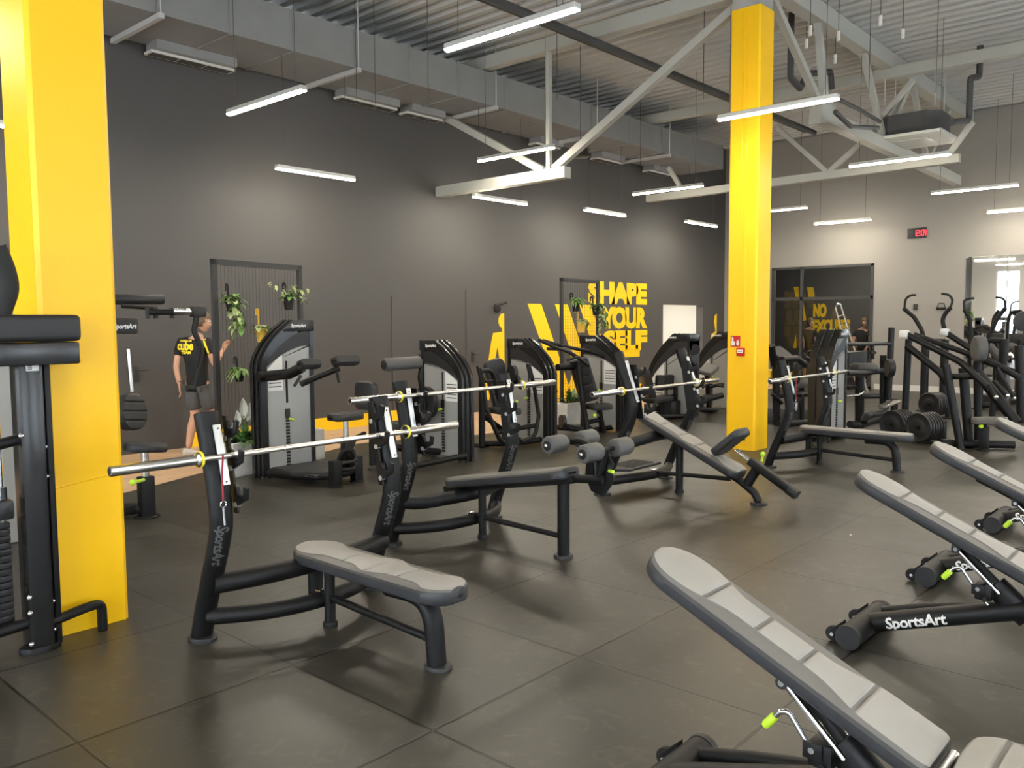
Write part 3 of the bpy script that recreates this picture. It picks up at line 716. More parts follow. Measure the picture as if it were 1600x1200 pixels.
def rack_parts(t, X, path, wid, hooks, plate, inner, letter_z, bar):
    """uprights with catches, wear plates, feet"""
    def y_at(z):
        for (y0,z0),(y1,z1) in zip(path[:-1],path[1:]):
            if z0<=z<=z1: return y0+(y1-y0)*(z-z0)/(z1-z0)
        return path[-1][0]
    off=bar[0]+.030-y_at(bar[1])
    for s in (-1,1):
        m0=m=MB(); upright(m, s*X, path, wid)
        u=m.build('upright','black_metal',t)
        m=MB(); foot(m,(s*X,path[0][0]-.01,0),.072,.088); m.build('foot_plate','dark_plastic',u)
        # lettering down the front of the column, seen from the bench's left
        zz=letter_z; yA=y_at(zz); yB=y_at(zz-.30)
        dn=V3((0,yB-yA,-.30)).normalized(); n_=V3((-.8,-.6,0)); side=n_.cross(dn)*-1
        o_=V3((s*X,yA,zz))+n_*.1-side*.012
        tx=brand(frame(o_,dn,dn.cross(n_)*-1),.060,'foam',None,0)
        snap_text(tx,m0,-n_,.001); tx.build('lettering',None,u,smooth=False)
        # catch plate on the inner side
        m=MB()
        for hz in hooks:
            jhook(m, s*(X-inner), y_at(hz)+off, hz)
        y0=y_at(hooks[-1]); 
        fr=off+.012
        poly=[(y_at(hooks[0]-.1)+fr,hooks[0]-.10),(y_at(hooks[0]-.1)+.01,hooks[0]-.10),(y_at(hooks[-1])+.01,hooks[-1]+.06),(y_at(hooks[-1])+fr,hooks[-1]+.06)]
        m.prism([(s*(X-inner)-.006,a,b) for a,b in poly],(.012,0,0))
        c=m.build('bar_catch','black_metal',t)
        for hz in hooks:
            m=MB(); m.cyl((s*(X-inner)-.016,y_at(hz)+off+.012,hz-.055),(s*(X-inner)+.016,y_at(hz)+off+.012,hz-.055),.014,n=10); m.build('bolt','silver_plate',c)
        # silver wear plate on the front face
        z0,z1=plate; ya=y_at(z0)-wid[1][1]*.92-.004; yb=y_at(z1)-wid[1][1]*.92-.004
        d=V3((0,yb-ya,z1-z0)); L=d.length
        m=MB(); R=frame((0,0,0),(1,0,0),d).to_3x3()
        m.box(((s*(X-.012)),(ya+yb)/2-.003,(z0+z1)/2),(.042,L,.012),.004,R=R); g=m.build('wear_plate','silver_plate',t)
        for k in (.06,.94):
            m=MB(); p=V3((s*(X-.012),ya-.011,z0))+d*k; m.cyl(p,p+V3((0,-.002,0)),.005,n=8); m.build('rivet','dark_plastic',g)
def plain_bench(loc):
    t=thing('flat_bench_press',loc,0,'nearest flat bench press with grey padded bench, right of the near yellow column','weight bench','olympic barbell benches')
    X=.56; path=[(.268,.012),(.21,.18),(.135,.36),(.052,.56),(.025,.68),(.047,.86),(.092,1.04),(.142,1.215)]
    rack_parts(t,X,path,((.040,.058),(.050,.062)),(.80,.985,1.135),(.86,1.16),.085,.665,(.013,1.002))
    m=MB(); m.tube(smooth_path([(-X,.12,.325),(-.3,.05,.33),(0,.02,.335),(.3,.05,.33),(X,.12,.325)],6),.052,14); m.build('upper_crossbar','black_metal',t)
    m=MB(); m.tube(smooth_path([(-X,.20,.135),(-.3,.02,.14),(0,-.05,.145),(.3,.02,.14),(X,.20,.135)],6),.045,14); m.build('lower_crossbar','black_metal',t)
    m=MB(); m.tube([(0,.03,.14),(0,.03,.36)],1,sec=[(x*.045,y*.03) for x,y in OVAL]); m.build('centre_post','black_metal',t)
    m=MB(); m.tube([(0,-.10,.0),(0,-.10,.36)],.03,14); foot(m,(0,-.10,0),.04,.04,.03); m.build('support_post','black_metal',t)
    m=MB(); m.tube([(0,-.07,.165),(0,-.93,.135)],.021,12); m.box((0,-.06,.165),(.07,.07,.05),.01); s=m.build('stretcher','black_metal',t)
    m=MB(); m.box((-.02,-.045,.196),(.05,.04,.012),.004); m.build('clamp_plate','chrome',s)
    m=MB(); m.tube(fillet([(0,-.62,.325),(0,-.93,.335),(0,-.958,.02)],[.17]),1,sec=[(x*.052,y*.040) for x,y in OVAL],up=(0,0,1)); m.box((0,-.80,.345),(.16,.16,.02),.006); l=m.build('front_leg','black_metal',t)
    m=MB(); foot(m,(0,-.965,0),.062,.075); m.build('foot_plate','dark_plastic',l)
    m=MB(); m.box((0,-.42,.343),(.10,1.0,.024),.006); m.build('pad_rail','black_metal',t)
    pad_mb(1.25,.285,.078,T(0,-1.12,.432),(.36,.56,.79),((.10,.56,.36),(.56,1.08,.36)),.15,.15).build('bench_pad',None,t)
    return t
b1=plain_bench((.44,1.40,0))
# red cord and pull pin on its left upright
m=MB(); m.use('red_cord').tube([(-.585,-.06,1.02),(-.59,-.055,.93),(-.592,-.06,.79)],.0055,6); pc=m.build('pin_cord',None,b1)
m=MB(); m.tube([(-.592+.016*math.cos(a),-.06,.775+.016*math.sin(a)) for a in [2*PI*k/12 for k in range(13)]],.003,5); m.cyl((-.592,-.06,.757),(-.588,-.062,.67),.006,n=8); m.build('locking_pin','chrome',b1)
b4=copy_tree(b1,(7.27,1.375,0),0,'distant flat bench press right of the far yellow column')
def barbell(cx,y,z,label,ang=0.):
    t=thing('barbell',(cx,y,z),ang,label,'barbell','steel olympic barbells')
    m=MB(); m.cyl((-.655,0,0),(.655,0,0),.0142,n=14); sh=m.build('shaft','shaft_steel',t)
    for q in (-.45,-.19,.19,.45):
        m=MB(); m.cyl((q,0,0),(q+.006,0,0),.0147,n=14); m.build('knurl_ring','steel',sh)
    for s in (-1,1):
        m=MB(); m.lathe([(.018,0),(.0385,.004),(.0385,.026),(.030,.034),(.025,.036),(.025,.444),(.023,.447),(.016,.448),(.012,.444)],(s*.655,0,0),(s,0,0),22); sl=m.build('sleeve','steel',t)
        m=MB(); m.lathe([(.024,.0),(.0405,.003),(.0405,.016),(.024,.019)],(s*.658,0,0),(s,0,0),22); m.build('yellow_ring','yellow_band',sl)
        m=MB(); m.lathe([(.004,0),(.014,.0),(.014,.003)],(s*1.103,0,0),(s,0,0),14); m.build('end_cap','dark_plastic',sl)
    return t
bb=barbell(.439,1.413,1.002,'barbell on the nearest flat bench, its end crossing the near yellow column')
def more_bar(cx,y,z,label):
    return copy_tree(bb,(cx,y,z),0,label)
more_bar(2.321,2.111,1.14,'barbell on the decline bench, second from the left')
more_bar(4.60,1.757,1.045,'barbell on the incline bench left of the far yellow column')
more_bar(7.272,1.39,1.02,'barbell on the distant flat bench right of the far yellow column')

# decline bench -------------------------------------------------------------
t=thing('decline_bench_press',(2.335,2.11,0),0,'decline bench press with four grey foam leg rollers','weight bench','olympic barbell benches')
X=.56; path=[(.262,.012),(.22,.16),(.14,.36),(.06,.55),(.03,.68),(.05,.86),(.085,1.04),(.13,1.235)]
rack_parts(t,X,path,((.040,.058),(.050,.062)),(.80,.97,1.125),(.84,1.19),.085,.665,(.001,1.14))
m=MB(); m.tube(smooth_path([(-X,.16,.34),(-.4,.11,.31),(-.1,-.02,.33),(.1,-.02,.33),(.4,.11,.31),(X,.16,.34)],6),.052,14); m.build('upper_crossbar','black_metal',t)
m=MB(); m.tube(smooth_path([(-X,.22,.12),(-.3,.0,.13),(0,-.07,.14),(.3,.0,.13),(X,.22,.12)],6),.045,14); m.build('lower_crossbar','black_metal',t)
m=MB(); m.tube([(0,-.16,.0),(0,-.16,.40)],.03,14); foot(m,(0,-.16,0),.04,.04,.03); m.build('support_post','black_metal',t)
m=MB(); m.tube([(0,-.06,.17),(0,-.93,.15)],.021,12); m.box((0,-.07,.165),(.07,.07,.05),.01); s=m.build('stretcher','black_metal',t)
m=MB(); m.box((-.03,-.06,.196),(.05,.04,.012),.004); m.build('clamp_plate','chrome',s)
m=MB(); m.tube([(0,-.955,.0),(0,-.955,.58)],1,sec=[(x*.042,y*.042) for x,y in OVAL]); l=m.build('front_leg','black_metal',t)
m=MB(); foot(m,(0,-.955,0),.07,.07); m.build('foot_plate','dark_plastic',l)
th=math.atan2(.22,1.22)
m=MB(); m.box((0,-.42,.455),(.085,1.32,.05),.008,R=RX(-th).to_3x3()); m.tube([(0,-.9,.56),(0,-1.30,.60)],.03,10); m.build('pad_rail','black_metal',t)
pad_mb(1.24,.285,.075,T(0,-1.03,.655)@RX(-th),(),None,.1,.14,True,.004,mats=('vinyl_rim','vinyl_rim','vinyl_grey')).build('bench_pad',None,t)  # darker vinyls put the weaker light on this pad into its colour
m=MB(); m.prism([(.03,y,z) for y,z in ((-1.20,.78),(-1.30,.78),(-1.36,.70),(-1.34,.56),(-1.27,.47),(-1.17,.50),(-1.12,.60),(-1.13,.70))],(.02,0,0),.004); pl=m.build('adjuster_plate','black_metal',t)
m=MB(); m.cyl((.01,-1.25,.60),(.055,-1.25,.60),.014,n=10); m.build('bolt','chrome',pl)
m=MB(); m.rcyl((.02,-1.33,.66),(.0,-1.38,.66),.013,.004,10); m.build('release_knob','lime',pl)
ya,za,yb,zb=-1.025,.835,-1.32,.805
m=MB(); m.tube(fillet([(.0,-1.25,.58),(0,-1.22,.80),(0,-1.10,.845),(0,ya,za)],.09),.026,10); m.tube([(0,-1.25,.58),(0,yb,zb)],.026,10)
for yy,zz in ((ya,za),(yb,zb)): m.cyl((-.28,yy,zz),(.28,yy,zz),.014,n=10)
m.build('roller_arm','black_metal',t)
for yy,zz in ((ya,za),(yb,zb)):
    for s in (-1,1):
        m=MB(); m.rcyl((s*.085,yy,zz),(s*.265,yy,zz),.062,.018,22); rl=m.build('foam_roller','foam',t)
        m=MB(); m.lathe([(.034,0),(.034,.006),(.02,.012)],(s*.262,yy,zz),(s,0,0),16); m.build('roller_washer','rubber_black',rl)
        m=MB(); m.lathe([(.014,0),(.014,.014),(.006,.018)],(s*.27,yy,zz),(s,0,0),10); m.build('roller_bolt','steel',rl)

# incline bench -------------------------------------------------------------
t=thing('incline_bench_press',(4.82,1.76,0),0,'incline bench press with tilted grey backrest and small adjustable seat','weight bench','olympic barbell benches')
X=.57; path=[(.44,.012),(.36,.22),(.24,.48),(.13,.70),(.085,.86),(.12,1.02),(.18,1.18),(.26,1.37)]
rack_parts(t,X,path,((.040,.058),(.050,.062)),(.86,1.03,1.2),(.92,1.30),.085,.66,(-.003,1.045))
m=MB(); m.tube(smooth_path([(-X,.22,.50),(-.3,.16,.53),(0,.13,.55),(.3,.16,.53),(X,.22,.50)],6),.052,14); m.build('upper_crossbar','black_metal',t)
m=MB(); m.tube(smooth_path([(-X,.38,.14),(-.3,.26,.15),(0,.2,.15),(.3,.26,.15),(X,.38,.14)],6),.045,14); m.build('lower_crossbar','black_metal',t)
m=MB(); m.prism([(x,y,.20) for x,y in ((-.30,.62),(.28,.62),(.42,.38),(.28,.30),(-.28,.30),(-.40,.45))],(0,0,.025),.005); p=m.build('spotter_step','dark_plastic',t)
for k in range(9):
    m=MB(); m.box((-.2+.05*k,.46,.228),(.018,.26,.006),.002); m.build('step_rib','dark_plastic',p)
m=MB(); m.tube([(0,-.08,.0),(0,-.08,.56)],1,sec=[(x*.036,y*.036) for x,y in OVAL]); foot(m,(0,-.08,0),.045,.045,.03); m.build('support_post','black_metal',t)
m=MB(); m.tube([(0,.18,.17),(0,-.62,.20)],.021,12); m.box((0,.18,.165),(.07,.07,.05),.01); s=m.build('stretcher','black_metal',t)
m=MB(); m.box((0,.2,.195),(.09,.03,.02),.006); m.build('clamp_plate','chrome',s)
th=math.atan2(.51,1.12)
m=MB(); m.tube(fillet([(0,.28,.66),(0,-.70,.205),(0,-.86,.10),(0,-.90,.03)],[.1,.08]),1,sec=[(x*.04,y*.033) for x,y in OVAL],up=(0,0,1)); fr=m.build('back_frame','black_metal',t)
m=MB(); foot(m,(0,-.90,0),.08,.075); m.build('foot_plate','dark_plastic',fr)
pad_mb(1.24,.285,.075,T(0,-.755,.285)@RX(th),(.30,.50,.70,.92),((.12,.6,.36),(.6,1.12,.36)),.1,.15).build('back_pad',None,t)
m=MB(); m.tube([(0,-.78,.16),(0,-.90,.36)],1,sec=[(x*.04,y*.045) for x,y in OVAL]); m.build('seat_strut','black_metal',t)
m=MB(); m.tube([(4.820,0.950,0.390),(4.820,0.525,0.146)],1,sec=[(x*.035,y*.045) for x,y in RSQ],up=(1,0,0)); h=m.build('seat_sleeve','black_metal',t,world=True)
m=MB(); m.tube([(4.820,0.583,0.178),(4.820,0.501,0.132)],1,sec=[(x*.038,y*.048) for x,y in RSQ],up=(1,0,0)); m.build('sleeve_cap','dark_plastic',h,world=True)
m=MB(); a=V3((4.820,0.838,0.379)); m.cyl(a+V3((0,0,.02)),a+V3((0,-.01,.07)),.012,n=8); m.sphere(a+V3((0,-.01,.085)),.024); m.build('release_knob','lime',h,world=True)
for s in (-.018,.018):
    m=MB(); m.cyl(V3((4.820,1.090,0.477))+V3((s,0,0)),V3((4.820,0.912,0.371))+V3((s,0,0)),.012,n=10); m.build('seat_slide','chrome',t,world=True)
a=V3((4.820,1.257,0.406)); b=V3((4.820,0.985,0.634)); d=b-a
Mx=frame(a+V3((0,0,.0)),(1,0,0),d)
if Mx.to_3x3().col[2].y>0: pass
pad_mb(d.length,.27,.075,Mx,(),None,.06,.06,True,.004,mats=('vinyl_rim','vinyl_black','vinyl_black')).xf(Matrix.Identity(4)).build('seat_pad',None,t,world=True)

# ------------------------------------------------------------------ adjustable benches on the right
def adj_bench(loc,label):
    t=thing('adjustable_bench',loc,0,label,'adjustable bench','adjustable benches in a row')
    # local: x across, y (rear wheels at y=.0 , front towards -y), all measured from the rear crossbar
    m=MB(); m.tube([(-.23,-.02,.065),(.23,-.02,.065)],.062,18); cb=m.build('rear_crossbar','black_metal',t)
    for s in (-1,1):
        m=MB(); m.lathe([(.062,0),(.0645,.003),(.0645,.028),(.062,.03)],(s*.232,-.02,.065),(s,0,0),18); m.build('end_cap','dark_plastic',cb)
    for s in (-1,1):
        m=MB(); m.lathe([(.02,-.014),(.038,-.012),(.038,.012),(.02,.014)],(s*.165,.085,.04),(1,0,0),18); wl=m.build('wheel','rubber_black',t)
        m=MB(); m.prism([(s*.165-.022,y,z) for y,z in ((.03,.05),(.03,.12),(.09,.065),(.105,.04),(.09,.02))],(.006,0,0)); m.prism([(s*.165+.016,y,z) for y,z in ((.03,.05),(.03,.12),(.09,.065),(.105,.04),(.09,.02))],(.006,0,0)); m.build('wheel_bracket','black_metal',wl)
        m=MB(); m.cyl((s*.165-.028,.085,.04),(s*.165+.028,.085,.04),.010,n=10); m.build('wheel_bolt','chrome',wl)
    sm=m=MB(); m.tube([(0,-.03,.075),(0,-.30,.165),(0,-.72,.305),(0,-1.10,.40)],1,sec=[(x*.048,y*.058) for x,y in OVAL],up=(1,0,0)); sp=m.build('spine','black_metal',t)
    d=V3((0,-.42,.14)).normalized()
    for s in (-1,1):
        n_=V3((s,0,.25)).normalized(); xd=d if s<0 else -d
        o_=V3((s*.1,-.145,.085)) if s<0 else V3((s*.1,-.42,.18))
        tx=brand(frame(o_,xd,V3((0,0,1))),.078,'white',.30,0); snap_text(tx,sm,V3((-s,0,0)),.001); tx.build('lettering',None,sp,smooth=False)
    m=MB(); m.tube(smooth_path([(.17,-.03,.09),(.12,-.30,.185),(.05,-.75,.315)],5),.026,10); m.build('side_brace','black_metal',t)
    m=MB()
    m.tube(fillet([(-.28,-1.52,.05),(-.12,-1.46,.05),(0,-1.25,.22),(0,-1.05,.37)],.1),.03,10); m.tube(fillet([(.28,-1.52,.05),(.12,-1.46,.05),(0,-1.25,.22),(0,-1.05,.37)],.1),.03,10)
    m.build('front_leg','black_metal',t)
    # backrest
    a=V3((0,-.875,.475)); b=V3((0,-.03,.862)); dd=b-a; L=dd.length+.09
    Mx=frame(a-dd.normalized()*.03,(1,0,0),dd)
    pad_mb(L,.265,.066,Mx,(.24,.43,.59,.77),(.19,.86,.45),.045,.13).build('backrest_pad',None,t)
    n=V3((0,-dd.z,dd.y)).normalized()
    m=MB(); p=a+dd*.04-n*.074; q=a+dd*.72-n*.074; m.tube([p,q],1,sec=[(x*.03,y*.012) for x,y in RSQ],up=(1,0,0)); m.build('backrest_frame','black_metal',t)
    piv=a+dd*.45-n*.100
    m=MB(); m.box(piv,(.09,.05,.05),.01); m.cyl(piv+V3((-.062,0,0)),piv+V3((.062,0,0)),.020,n=14); br=m.build('pivot_bracket','dark_plastic',t)
    m=MB(); m.cyl(piv+V3((-.066,0,0)),piv+V3((.066,0,0)),.010,n=10); m.build('pivot_bolt','chrome',br)
    bot=V3((0,-.76,.27)); top=piv; mid=V3((0,-.612,.400))
    for s in (-1,1):
        m=MB(); m.cyl(top+V3((s*.042,0,0)),mid.lerp(bot,.2)+V3((s*.042,0,0)),.0125,n=10); m.build('slide_rod','chrome',t)
    m=MB(); m.tube([top.lerp(bot,.06),bot],1,sec=[(x*.024,y*.018) for x,y in RSQ],up=(1,0,0)); m.build('slide_bar','rubber_black',t)
    m=MB(); m.tube([mid,bot],1,sec=[(x*.058,y*.040) for x,y in OVAL],up=(1,0,0)); m.build('slide_sleeve','black_metal',t)
    m=MB(); m.box((-.03,-.578,.372),(.085,.075,.075),.01); m.box((-.075,-.56,.385),(.012,.06,.05),.004); m.cyl((-.085,-.59,.345),(-.02,-.60,.34),.012,n=8); hb=m.build('latch_block','black_metal',t)
    m=MB(); m.cyl((-.085,-.558,.388),(-.07,-.558,.388),.010,n=10); m.build('latch_bolt','chrome',hb)
    m=MB(); hp=fillet([V3((-.06,-.60,.315)),V3((-.06,-.545,.384)),V3((-.06,-.478,.476)),V3((-.06,-.450,.466)),V3((-.06,-.42,.43))],.025); m.tube(hp,.0088,10); hl=m.build('release_lever','chrome',t)
    m=MB(); m.rcyl(V3((-.06,-.436,.450)),V3((-.06,-.400,.404)),.0145,.009,14); m.build('lever_grip','lime',hl)
    # hinge and seat
    m=MB(); m.cyl((-.07,-.905,.43),(.07,-.905,.43),.022,n=14); m.build('hinge','steel',t)
    a=V3((0,-1.35,.545)); b=V3((0,-.935,.487)); dd=b-a
    pad_mb(dd.length,.30,.075,frame(a,(1,0,0),dd),(.12,.22,.32),(.03,.34,.35),.09,.07).build('seat_pad',None,t)
    m=MB(); m.tube([(0,-1.30,.455),(0,-.93,.41)],1,sec=[(x*.03,y*.014) for x,y in RSQ],up=(1,0,0)); m.build('seat_rail','black_metal',t)
    return t
ab=adj_bench((.22,-.955,0),'nearest adjustable bench, its light grey backrest filling the lower right corner')
copy_tree(ab,(2.2,-.955,0),0,'second nearest adjustable bench, right of centre with white lettering on its spine')
copy_tree(ab,(3.53,-.955,0),0,'third nearest adjustable bench, partly hidden at the right edge')
copy_tree(ab,(5.27,-.955,0),0,'farthest adjustable bench, only its pad tip showing at the right edge')
# ------------------------------------------------------------------ weight stack towers
def arch(D,H,z0,xt,n=10):
    """front edge: straight up to z0, sweeping over to (xt,H)"""
    pts=[(0,0)]
    for k in range(n+1):
        a=k/n; t=a
        p0=V3((0,z0,0)); p1=V3((.05*D,z0+(H-z0)*.50,0)); p2=V3((xt,H,0))
        q=p0.lerp(p1,t).lerp(p1.lerp(p2,t),t); pts.append((q.x,q.y))
    return pts
def tower(t,org,xd,yd,D,H,W,s=-1,z0=None,pinz=.6,place=True,sides=True):
    """org: ground corner under the arch front; xd along depth; yd across; panel on the yd*s side at 0, body on the other side"""
    xd=V3(xd); yd=V3(yd); org=V3(org)
    z0=z0 or H*.62; xt=D*.62
    P=lambda x,y,z: org+xd*x+yd*y+V3((0,0,z))
    out=arch(D,H,z0,xt); T_=.085
    inn=[(x+T_*.9,z) if z<z0 else (x+T_*(.9-.2*(z-z0)/(H-z0)),z-(z-z0)/(H-z0)*T_*1.6) for x,z in out]
    y1=-s*W
    m=MB()
    poly=[P(x,0,z) for x,z in out]+[P(x,0,z) for x,z in inn[::-1]]
    m.prism(poly,yd*y1)
    m.prism([P(D-.045,0,0),P(D,0,0),P(D,0,H-.12),P(D-.045,0,H-.12)],yd*y1)
    f=m.build('frame','tower_plastic',t,world=True,angle=30)
    for k in (.28,.66):   # two raised ribs down the front of the arch
        m=MB(); m.tube([P(x-.004,y1*k,z+ (.004 if z>z0 else 0)) for x,z in out],1,sec=[(a*.016,b*.010) for a,b in OVAL[::2]],up=yd); m.build('front_rib','black_metal',f,world=True)
    # dark shoulder under the cap on the panel side, cap on top
    q=.004*(-s)
    sh=[(x,z) for x,z in inn if z>=z0*.985]+[(xt,H-.001),(D,H-.001),(D,H-.27)]
    low=[(D,H-.27)]
    cu=[]
    for k in range(9):
        a=k/8; x=inn[1][0]+(D-inn[1][0])*a; cu.append((x, z0+ (H-.27-z0)*(1-(1-a)**2.1)))
    poly=[(x,z) for x,z in inn if z>=z0*.985]+[(D,H-.09)]+cu[::-1]
    m=MB(); m.prism([P(x,q,z) for x,z in poly],yd*(y1-2*q)); m.build('shoulder','dark_plastic',t,world=True,angle=30)
    m=MB(); zc=H-.12
    xs=[p[0] for p in out if p[1]>=zc]; x0=min(xs)
    m.prism([P(x,-q*2,z) for x,z in [(x0+.01,zc)]+[(x,z+.004) for x,z in out if z>=zc]+[(D+.01,H+.004),(D+.01,zc)]],yd*(y1+4*q),.004); c=m.build('top_cap','tower_plastic',t,world=True)
    tx=xd if s<0 and (xd.cross(V3((0,0,1)))).dot(yd)<0 else xd
    n_=yd*s
    right=V3((0,0,1)).cross(n_)       # text direction as read from the panel side
    ctr=P(D*.72 if place else D*.6,-q*2,H-.075)+n_*.003
    brand(frame(ctr-right*.10,right,V3((0,0,1))),.052,'white',.19).build('lettering',None,c,world=True,smooth=False)
    # light side panel
    b=.06; px=inn[0][0]
    pan=[(px,b),(px,z0)]+[(x,z-.004) for x,z in cu[1:]]+[(D-.045,H-.275),(D-.045,b)]
    m=MB(); m.prism([P(x,-s*.02,z) for x,z in pan],yd*(y1*.9+s*.04)); pn=m.build('side_panel','silver_panel',t,world=True,angle=20)
    # slot with the stack showing
    cx=px+(D-px)*.42; sw=.045
    m=MB(); m.prism([P(cx-.012,-s*.018,H*.47),P(cx+.012,-s*.018,H*.47),P(cx+.012,-s*.018,H*.74),P(cx-.012,-s*.018,H*.74)],n_*.004); m.build('guide_slot','rubber_black',pn,world=True,smooth=False)
    m=MB()
    for k in range(16):
        z=.10+k*.035; m.prism([P(cx-sw/2,-s*.019,z),P(cx+sw/2,-s*.019,z),P(cx+sw/2,-s*.019,z+.024),P(cx-sw/2,-s*.019,z+.024)],n_*.008)
    m.box(P(cx,-s*.012,.10+16*.035+.03),[max(abs(v),.004) for v in (xd*sw*1.2+yd*.012+V3((0,0,.09)))]); m.build('stack_slot','iron',pn,world=True,smooth=False)
    m=MB(); a=P(cx+.01,-s*.01,pinz); m.rcyl(a,a+n_*.05+xd*.035+V3((0,0,-.008)),.014,.005,10); m.build('selector_pin','lime',t,world=True)
    m=MB(); ps=[(px+.015,z0*.98),(px+.015,z0-.26),(cx-.05,z0-.26),(cx-.05,H-.36 if H-.36>z0 else z0+.1)]
    m.prism([P(x,-s*.018,z) for x,z in ps],n_*.003); pc=m.build('instruction_placard','white',pn,world=True,smooth=False)
    for k in range(5): m=MB(); m.prism([P(px+.03,-s*.0145,z0-.05-k*.04),P(cx-.07,-s*.0145,z0-.05-k*.04),P(cx-.07,-s*.0145,z0-.062-k*.04),P(px+.03,-s*.0145,z0-.062-k*.04)],n_*.001); m.build('placard_line','foam',pn,world=True,smooth=False)
    for x in (.035,D-.03):
        for y in (.15,.85): m=MB(); foot(m,P(x,y1*y,0),.045,.045,.02); m.build('foot_plate','dark_plastic',t,world=True)
    return t
def tubes(t,name,lst,key='black_metal',r=.03):
    m=MB()
    for L in lst:
        rr=r; pts=L
        if isinstance(L,tuple) and isinstance(L[-1],float): rr=L[-1]; pts=L[0]
        m.tube(fillet(pts,.08) if len(pts)>2 else pts,rr,12)
    return m.build(name,key,t,world=True)
def each(t,name,lst,key='black_metal',r=.03,rad=.08):
    for L in lst:
        rr=r; pts=L
        if isinstance(L,tuple) and isinstance(L[-1],float): pts,rr=L
        m=MB(); m.tube(fillet(pts,rad) if len(pts)>2 else pts,rr,12); m.build(name,key,t,world=True)
def padbox(t,name,a,b,w,th,n,key='vinyl_black',bev=.03,grooves=0):
    """upholstered slab from a to b (centre line), width w, facing n"""
    a=V3(a); b=V3(b); d=b-a; F=frame(a,V3(n).cross(d)*-1,d)
    x=F.to_3x3().col[0]
    M=frame(a,x,d)
    g=[d.length*(k+1)/(grooves+1) for k in range(grooves)]
    if M.to_3x3().col[2].dot(V3(n))<0: M=frame(a,-x,d)
    return pad_mb(d.length,w,th,M,g,None,min(bev,w/2),min(bev,w/2),True,.004,mats=(key,key,key)).build(name,None,t,world=True)

# 1: glute/shoulder machine nearest the near column --------------------------------
t=thing('weight_machine',(2.9,5.2,0),0,'tall weight stack machine with two raised arm pads, just right of the white flowers','weight machine')
tower(t,(2.585,5.44,0),(1,0,0),(0,1,0),.67,1.70,.22,-1,1.20,.62)
A=(2.60,5.36,1.11)
tubes(t,'arm_mount',[([(2.50,5.36,1.11),(2.72,5.36,1.11)],.055)])
each(t,'press_arm',[([A,(2.62,4.95,1.15),(2.668,4.800,1.219)],.055),([(2.715,4.900,1.042),(2.895,4.850,1.114),(3.092,4.750,1.195)],.035)])
for (px,py) in (((467,577),(503,576)),((522,572),(558,570))):
    pass
padbox(t,'arm_pad',(2.591,4.720,1.212),(2.830,4.720,1.208),.13,.09,(0,-.3,-1),bev=.03)
padbox(t,'arm_pad',(3.006,4.720,1.227),(3.321,4.720,1.220),.13,.09,(0,-.3,-1),bev=.03)
each(t,'hand_grip',[[(2.597,4.720,1.141),(2.505,4.700,1.044)],[(3.036,4.720,1.165),(3.051,4.700,1.044)]],'rubber_black',.016)
each(t,'base_tube',[([(2.58,5.3,.09),(2.6,4.9,.10),(2.83,4.56,.11),(3.15,4.60,.11)],.045)])
m=MB(); m.box2((2.66,4.62,.09),(3.22,5.40,.125),.01); m.build('platform','dark_plastic',t,world=True)
for x,y in ((2.83,4.50),(3.16,4.58)):
    m=MB(); m.box2((x-.05,y-.05,0),(x+.05,y+.05,.27),.008); foot(m,(x,y,0),.075,.075,.015); m.build('foot_post','black_metal',t,world=True)
each(t,'pedal_rail',[([(2.83,4.5,.24),(3.0,4.42,.24),(3.16,4.58,.24)],.022),([(2.83,4.5,.17),(3.0,4.42,.17),(3.16,4.58,.17)],.022)])
S=(3.139,4.720,0.684)
m=MB(); m.cyl((S[0],S[1],.40),(S[0],S[1],S[2]-.02),.028,n=14); m.build('seat_post','steel',t,world=True)
m=MB(); m.box2((S[0]-.045,S[1]-.045,.1),(S[0]+.045,S[1]+.045,.46),.01); m.build('seat_sleeve','black_metal',t,world=True)
m=MB(); m.rcyl((S[0]-.04,S[1],.42),(S[0]-.12,S[1]-.02,.42),.018,.006,10); m.build('adjust_knob','dark_plastic',t,world=True)
padbox(t,'seat_pad',(S[0]-.19,S[1],S[2]+.03),(S[0]+.19,S[1],S[2]+.03),.27,.07,(0,0,1),'vinyl_black',.1,2)
each(t,'linkage',[([(2.98,4.72,.1),(3.02,4.62,.34),(3.12,4.58,.34),(3.14,4.6,.16)],.028),([(3.1,4.75,.12),(3.34,4.85,.4),(3.6,5.0,.42)],.03)])

# 2: crunch machine -------------------------------------------------------------
t=thing('weight_machine',(4.4,5.0,0),0,'weight stack machine with one thick horizontal foam roller, facing left','weight machine')
tower(t,(4.68,4.52,0),(0,1,0),(1,0,0),.72,1.445,.20,-1,.98,.62)
R0,R1=(3.904,5.000,1.186),(4.442,5.000,1.194)
m=MB(); m.rcyl(R0,R1,.075,.02,20); rl=m.build('chest_roller','foam',t,world=True)
m=MB(); m.lathe([(.05,0),(.05,.008),(.02,.014)],V3(R0)+V3((.002,0,0)),(-1,0,0),16); m.build('roller_cap','rubber_black',rl,world=True)
each(t,'roller_arm',[([(4.391,5.000,1.166),(4.482,5.000,1.146),(4.449,5.000,1.010),(4.524,5.000,0.619)],.03)])
m=MB(); m.lathe([(.10,0),(.20,.0),(.20,.07),(.10,.07)],(4.540,5.050,0.692),(1,0,0),26); m.build('cam_wheel','dark_plastic',t,world=True)
padbox(t,'back_pad',(3.728,5.050,0.682),(3.735,5.050,1.003),.34,.10,(1,0,0),'vinyl_black',.08,1)
padbox(t,'seat_pad',(3.95,5.0,.52),(4.35,5.0,.50),.36,.08,(0,0,1),'vinyl_black',.08)
